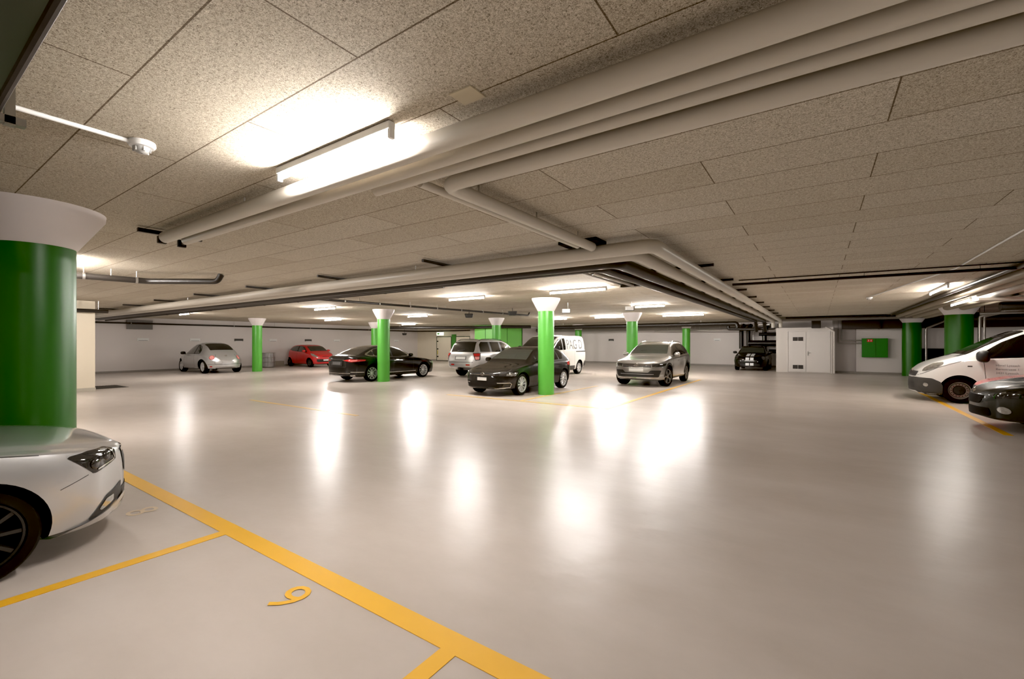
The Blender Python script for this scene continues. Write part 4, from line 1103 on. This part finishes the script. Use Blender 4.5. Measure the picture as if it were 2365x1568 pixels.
# cabinet and small pipes
CB = plane_box('green_cabinet', 1.82, 2.83, 28.72, 28.998, .85, 1.80, mat('cabinet_green', (.022, .17, .018), .4), None); tag(CB, 'flat green cabinet on the right wall with a red label', 'cabinet')
o = plane_box('label_plate', 2.02, 2.24, 28.71, 28.72, 1.62, 1.76, RED, None, CB)
for x in (2.08, 2.18):
    bm = bmesh.new(); box(bm, (x, 28.705, 1.69), (.03, .006, .08)); from_bm('label_symbol', bm, PLATE, CB)
bm = bmesh.new(); box(bm, (2.36, 28.715, 1.32), (.008, .006, .93)); from_bm('door_gap', bm, SEAM, CB)
pipe('wall_pipe', [(.85, 28.9, 2.3), (.85, 28.9, 1.56), (1.82, 28.85, 1.56)], .03, STEEL, 'lower thin pipe leading to the green cabinet', bend=.05)
pipe('wall_pipe', [(.98, 28.9, 2.3), (.98, 28.9, 1.70), (1.82, 28.85, 1.70)], .03, STEEL, 'upper thin pipe leading to the green cabinet', bend=.05)
pipe('down_pipe', [(.66, 28.12, 0.01), (.66, 28.12, 2.15), (.30, 28.12, 2.40)], .04, mat('pale_pipe', (.55, .5, .45), .4), 'pale downpipe at the right corner of the plant room', bend=.05)
bm = bmesh.new(); box(bm, (4.55, 28.96, .85), (.85, .07, .9)); o = from_bm('wall_niche', bm, WELL); tag(o, 'dark low opening in the right wall between the two green columns', 'opening')
pipe('down_pipe', [(4.14, 28.1, .01), (4.14, 28.1, 2.25), (4.8, 28.0, 2.6)], .045, STEEL, 'galvanised downpipe between the two shaded green columns', bend=.06)
pipe('down_pipe', [(4.42, 21.05, .01), (4.42, 21.05, 2.45), (5.3, 20.8, 2.7)], .045, STEEL, 'galvanised downpipe right of the nearer right column', bend=.06)
pipe('down_pipe', [(4.53, 21.05, .01), (4.53, 21.05, 2.45), (5.5, 20.8, 2.7)], .035, STEEL, 'thinner galvanised downpipe right of the nearer right column', bend=.06)
# right bundle along y
RB = mat('brown_grey_lagging', (.27, .225, .17), .6)
for i, (x, r, z) in enumerate(((2.78, .045, 2.86), (3.02, .085, 2.82), (3.30, .085, 2.82), (3.62, .12, 2.80), (3.98, .13, 2.79))):
    pipe('ceiling_pipe', [(x, 5.0, z), (x, 27.0, z)], r, BLACKPIPE if i == 0 else RB, 'brown-grey ceiling pipe at the right, number %s counted from the aisle' % ('one, the black one', 'two', 'three', 'four', 'five')[i])
plane_box('trim_3', 4.2, 13.5, 2, 28, 2.84, 2.925, mat('red_lit_soffit', (.16, .11, .09), .7))  # dark reddish slab, dim red light on the ceiling is put into its colour
for i, (y, z) in enumerate(((18.5, 2.62), (22.5, 2.55), (25.0, 2.60))):
    pipe('cross_pipe', [(4.3, y, z), (13.4, y + .6, z)], .12, BLACKPIPE, 'black cross pipe above the right van, %s row' % ('nearest', 'middle', 'farthest')[i])
pipe('conduit', [(4.2, 20.0, 2.5), (13.4, 19.0, 2.5)], .04, STEEL, 'pale conduit above the right van')
o = plane_box('cable_tray', 3.2, 5.6, 15.3, 15.9, 2.60, 2.66, PIPE, None)
bm = bmesh.new(); sweep(bm, [(4.6, 15.6, 2.65), (4.6, 15.6, CEIL)], .01, 6); from_bm('hanger_rod', bm, STEEL, o)
tag(o, 'flat grey tray above the nearer right column', 'tray')
# thin white conduit and detectors
pipe('conduit', [(2.0, 6.0, 2.92), (2.05, 11.2, 2.92), (1.2, 17.0, 2.92)], .012, WHITEPL, 'thin white conduit on the right ceiling')
def detector(x, y, label, rail=None):
    e = empty('smoke_detector', (x, y, CEIL)); tag(e, label, 'detector')
    bm = bmesh.new(); lathe(bm, [(.075, 0), (.078, -.02), (.068, -.035), (.05, -.038)], 28); from_bm('base', bm, WHITEPL, e, 40)
    bm = bmesh.new(); lathe(bm, [(.05, -.036), (.042, -.06), (.03, -.072), (.005, -.075)], 24, cap=False)
    for k in range(6): box(bm, (.045 * math.cos(k * PI / 3), .045 * math.sin(k * PI / 3), -.052), (.01, .01, .03), k * PI / 3)
    from_bm('sensor_cage', bm, mat('grey_plastic', (.4, .39, .37), .4), e, 40)
    return e
detector(-3.78, 1.07, 'round white smoke detector at the end of the white conduit')
detector(1.25, 17.0, 'small round detector on the right ceiling')
plane = pipe('conduit', [(-3.78, .20, 2.915), (-3.78, 1.0, 2.915)], .014, WHITEPL, 'white conduit leading to the smoke detector')
# big metal duct, top left corner
DU = plane_box('metal_duct', -9.0, 3.0, -.60, .30, 2.50, 2.88, mat('duct_sheet', (.10, .11, .085), .28, .8), None); tag(DU, 'dark sheet-metal duct cutting the top left corner', 'duct')
bm = bmesh.new(); sweep(bm, [(-9, .30, 2.50), (3, .30, 2.50)], .014, 8); from_bm('duct_edge', bm, DARKMETAL, DU)
bm = bmesh.new(); box(bm, (-2.70, .335, 2.70), (.04, .03, .50)); box(bm, (-2.70, .30, 2.47), (.04, .16, .03)); from_bm('hanger', bm, STEEL, DU)
o = plane_box('ceiling_patch', -1.66, -1.51, 1.81, 1.94, 2.922, 2.93, mat('patch_board', (.50, .43, .31), .7), None); tag(o, 'small plain square patch in the ceiling panels', 'patch')

# ------------------------------------------------------------------ lamps
def batten(x, y, label, L=1.25, along='x', z=2.855, tm=None):
    e = empty('ceiling_lamp', (x, y, z), 0 if along == 'x' else PI / 2); tag(e, label, 'lamp')
    bm = bmesh.new(); box(bm, (0, 0, .045), (L + .06, .05, .05), 0, .006)
    for sx in (-1, 1): box(bm, (sx * (L / 2 + .02), 0, .0), (.025, .04, .07), 0, .004)
    from_bm('housing', bm, WHITEPL, e)
    bm = bmesh.new(); sweep(bm, [(-L / 2 + .01, 0, -.005), (L / 2 - .01, 0, -.005)], .016, 10)
    t = from_bm('tube', bm, tm or TUBE, e, 60)
    return e
    return e
batten(-2.80, 1.83, 'big glowing ceiling lamp in the foreground above the near pipes', tm=TUBEB)
batten(-8.45, 9.95, 'ceiling lamp left of the bright column beside the dark hatchback', 1.3)
batten(-4.95, 10.05, 'long bright ceiling lamp inside the corner of the pipe run', 1.5)
batten(-15.4, 9.9, 'ceiling lamp left of the column before the black saloon', 1.3)
batten(-22.4, 14.9, 'ceiling lamp above the small red car', 1.5)
batten(-16.0, 15.2, 'ceiling lamp right of the column before the black saloon', 1.3)
batten(-23.4, 8.15, 'ceiling lamp above the silver rounded car, under the black pipes', 1.0)
batten(-8.6, 21.2, 'ceiling lamp left of the column behind the compact SUV', 1.6)
batten(-5.2, 21.6, 'ceiling lamp right of the column behind the compact SUV', 1.8)
batten(-4.9, 15.7, 'short bright ceiling lamp above the compact SUV', 1.0)
batten(-11.7, 21.2, 'ceiling lamp mostly hidden by the column beside the dark hatchback', 1.3)
batten(-23.5, 21.5, 'small distant ceiling lamp in front of the back doors', 1.3)
batten(-10.3, 1.75, 'ceiling lamp half hidden behind the big green column', 1.4)
batten(2.42, 14.9, 'ceiling lamp in line with the right ceiling pipes', 1.9, 'y', tm=TUBEF)
batten(3.18, 16.9, 'ceiling lamp below the right ceiling pipes', 1.9, 'y', 2.66, TUBEF)
batten(-17.0, 1.9, 'ceiling lamp farther out beyond the big green column', 1.3)
for x, y in ((.6, -2.6), (8.5, 9.5)):  # unseen lamps, added to fill light on the near floor and ceiling
    batten(x, y, 'unseen ceiling lamp added out of the picture for fill light', 1.3, tm=TUBEF)['group'] = 'added fill lamps, unseen'

# ------------------------------------------------------------------ small things
def spot(x, y, z, label, drop):
    e = empty('loudspeaker', (x, y, z)); tag(e, label, 'speaker')
    bm = bmesh.new(); M = Matrix.Rotation(R_(35), 4, 'Z')
    v = box(bm, (0, 0, 0), (.34, .24, .16), R_(35), .015)
    for q in v: pass
    for q in bm.verts:
        if q.co.z < 0: q.co.x *= .8; q.co.y *= .8
    from_bm('casing', bm, BLACKPL, e)
    bm = bmesh.new(); sweep(bm, [(0, 0, .05), (0, 0, CEIL - z)], .012, 8); from_bm('hanger', bm, DARKMETAL, e)
spot(-11.75, 14.0, 2.68, 'small black box hung under the middle ceiling, left one', .2)
spot(-9.8, 14.3, 2.72, 'small black box hung on the slim black pipe', .2)
spot(-27.6, 24.8, 2.28, 'small black box near the corner beside the first cream door', .3)
def hang_sign(x, y, z, label):
    e = empty('hanging_sign', (x, y, z), R_(34.5)); tag(e, label, 'sign')
    bm = bmesh.new(); box(bm, (0, 0, 0), (.26, .07, .13), 0, .006); from_bm('sign_box', bm, WHITEPL, e)
    bm = bmesh.new(); box(bm, (.0, -.002, -.068), (.27, .08, .012)); box(bm, (.135, -.002, 0), (.015, .08, .14)); from_bm('dark_edge', bm, DARKMETAL, e)
    bm = bmesh.new(); sweep(bm, [(.06, 0, .06), (.06, 0, CEIL - z)], .008, 6); from_bm('hanger', bm, STEEL, e)
    return e
hang_sign(-7.0, 13.4, 2.65, 'small white box sign right of the bright column head'); 
hang_sign(-5.1, 14.2, 2.70, 'small white box sign above the column behind the compact SUV')
# exit sign
e = empty('exit_sign', (-26.9, 28.2, 2.36), 0); tag(e, 'lit white and green exit sign above the cream door', 'sign')
bm = bmesh.new(); box(bm, (0, 0, 0), (.75, .10, .27), 0, .01); from_bm('sign_box', bm, mat('exit_glow', (.8, .9, .75), .4, emit=1.6), e)
bm = bmesh.new(); box(bm, (-.18, -.055, 0), (.20, .012, .14)); box(bm, (-.02, -.055, 0), (.10, .012, .05)); from_bm('sign_symbol', bm, GREENWALL, e)
bm = bmesh.new(); sweep(bm, [(0, 0, .12), (0, 0, CEIL - 2.36)], .012, 6); from_bm('hanger', bm, STEEL, e)
# plates on the walls
def plate_left(y, dark, label):
    bm = bmesh.new(); box(bm, (-30.19, y, 1.76), (.022, .52, .15), 0, .002)
    o = from_bm('bay_plate', bm, mat('bay_plate_dark', (.05, .045, .04), .5) if dark else PLATE); tag(o, label, 'sign')
    bm = bmesh.new(); box(bm, (-30.178, y, 1.70), (.006, .40, .015)); from_bm('plate_text', bm, PLATE if dark else INK, o)
PL = [(8.6, 0, 'white bay plate below the grey vent, left end of the wall'), (11.05, 0, 'white bay plate above the silver rounded car'), (13.45, 1, 'dark bay plate just left of the green wall column'),
      (15.6, 0, 'white bay plate left of the small red car'), (18.1, 1, 'dark bay plate above the small red car'), (20.4, 0, 'white bay plate above the black saloon boot'), (26.2, 0, 'white bay plate right of the paired columns')]
for y, d, l in PL: plate_left(y, d, l)
def plate_back(x, dark, label):
    bm = bmesh.new(); box(bm, (x, 32.989, 1.80), (.42, .024, .16), 0, .002)
    o = from_bm('bay_plate', bm, mat('bay_plate_dark', (.05, .045, .04), .5) if dark else PLATE); tag(o, label, 'sign')
    bm = bmesh.new(); box(bm, (x, 32.973, 1.74), (.3, .006, .02)); from_bm('plate_text', bm, PLATE if dark else INK, o)
plate_back(-13.3, 1, 'dark bay plate on the back wall left of the compact SUV')
plate_back(-5.7, 0, 'white bay plate on the back wall left of the striped car')
# vent on the left wall
VT = plane_box('wall_vent', -30.2, -30.1, 7.9, 9.0, 2.30, 2.80, mat('vent_grey', (.20, .185, .17), .5), None); tag(VT, 'grey louvred vent high on the left wall', 'vent')
bm = bmesh.new()
for i in range(7): box(bm, (-30.09, 8.45, 2.35 + i * .065), (.02, 1.04, .015))
from_bm('louvre', bm, mat('louvre', (.12, .11, .10), .5), VT)
# kerb and wire bin
o = plane_box('concrete_kerb', -30.18, -29.9, 15.5, 16.2, 0, .35, mat('kerb', (.30, .26, .21), .8), None); tag(o, 'low concrete kerb between the wire bin and the red car', 'kerb')
e = empty('wire_bin', (-29.2, 14.75, 0)); tag(e, 'round wire-wrapped bin between the green column and the red car', 'bin')
bm = bmesh.new(); lathe(bm, [(.36, .02), (.40, .5), (.38, .92)], 28); from_bm('liner', bm, mat('bin_liner', (.33, .31, .30), .35, noise=.35, nscale=6), e, 40)
bm = bmesh.new()
for z in (.05, .35, .65, .93):
    n = 28; sweep(bm, [(.42 * math.cos(2 * PI * k / n), .42 * math.sin(2 * PI * k / n), z) for k in range(n + 1)], .010, 6, closed_ends=False)
for k in range(14): sweep(bm, [(.42 * math.cos(2 * PI * k / 14), .42 * math.sin(2 * PI * k / 14), .03), (.42 * math.cos(2 * PI * k / 14), .42 * math.sin(2 * PI * k / 14), .93)], .008, 6)
from_bm('wire_frame', bm, STEEL, e)

for f in (build_golf, build_tiguan, build_mondeo, build_jeep, build_beetle, build_red, build_mini, build_pagid, build_hotelvan, build_skoda, build_fiat, build_redsaloon):
    f()

# ------------------------------------------------------------------ world, camera, colour
w = bpy.data.worlds.new('World'); bpy.context.scene.world = w; w.use_nodes = True
w.node_tree.nodes['Background'].inputs['Color'].default_value = (1., .92, .82, 1)
w.node_tree.nodes['Background'].inputs['Strength'].default_value = 1.
def area(loc, size, power, rot=(0, 0, 0), col=(1, .93, .86)):
    l = bpy.data.lights.new('lamp_light', 'AREA'); l.shape = 'RECTANGLE'; l.size, l.size_y = size; l.energy = power; l.color = col
    o = bpy.data.objects.new('lamp_light', l); COL.objects.link(o); o.location = loc; o.rotation_euler = rot
    return o
cam = bpy.data.cameras.new('camera'); co = bpy.data.objects.new('camera', cam); COL.objects.link(co)
co.location = (0, 0, EYE); co.rotation_euler = (PI / 2, 0, R_(34.5))
cam.sensor_width = 36; cam.lens = 36 * 1030 / 2365; cam.shift_y = (792 - 784) / 2365; cam.clip_start = .05; cam.clip_end = 200
bpy.context.scene.camera = co
sc = bpy.context.scene
sc.view_settings.view_transform = 'Standard'; sc.view_settings.look = 'None'; sc.view_settings.exposure = .14; sc.view_settings.gamma = 1
sc.cycles.use_denoising = True
sc.cycles.max_bounces = 5; sc.cycles.diffuse_bounces = 3; sc.cycles.glossy_bounces = 2; sc.cycles.caustics_reflective = False; sc.cycles.caustics_refractive = False
sc.cycles.use_fast_gi = True; sc.cycles.fast_gi_method = 'ADD'
w.light_settings.ao_factor = .17; w.light_settings.distance = 2.5
sc.cycles.sample_clamp_indirect = 8
sc.cycles.use_adaptive_sampling = True; sc.cycles.adaptive_threshold = .14; sc.cycles.adaptive_min_samples = 16
# a slightly raised black point, as in the photograph's tone curve
vs_ = sc.view_settings; vs_.use_curve_mapping = True
vs_.curve_mapping.black_level = (.010, .0105, .0115)
vs_.curve_mapping.update()
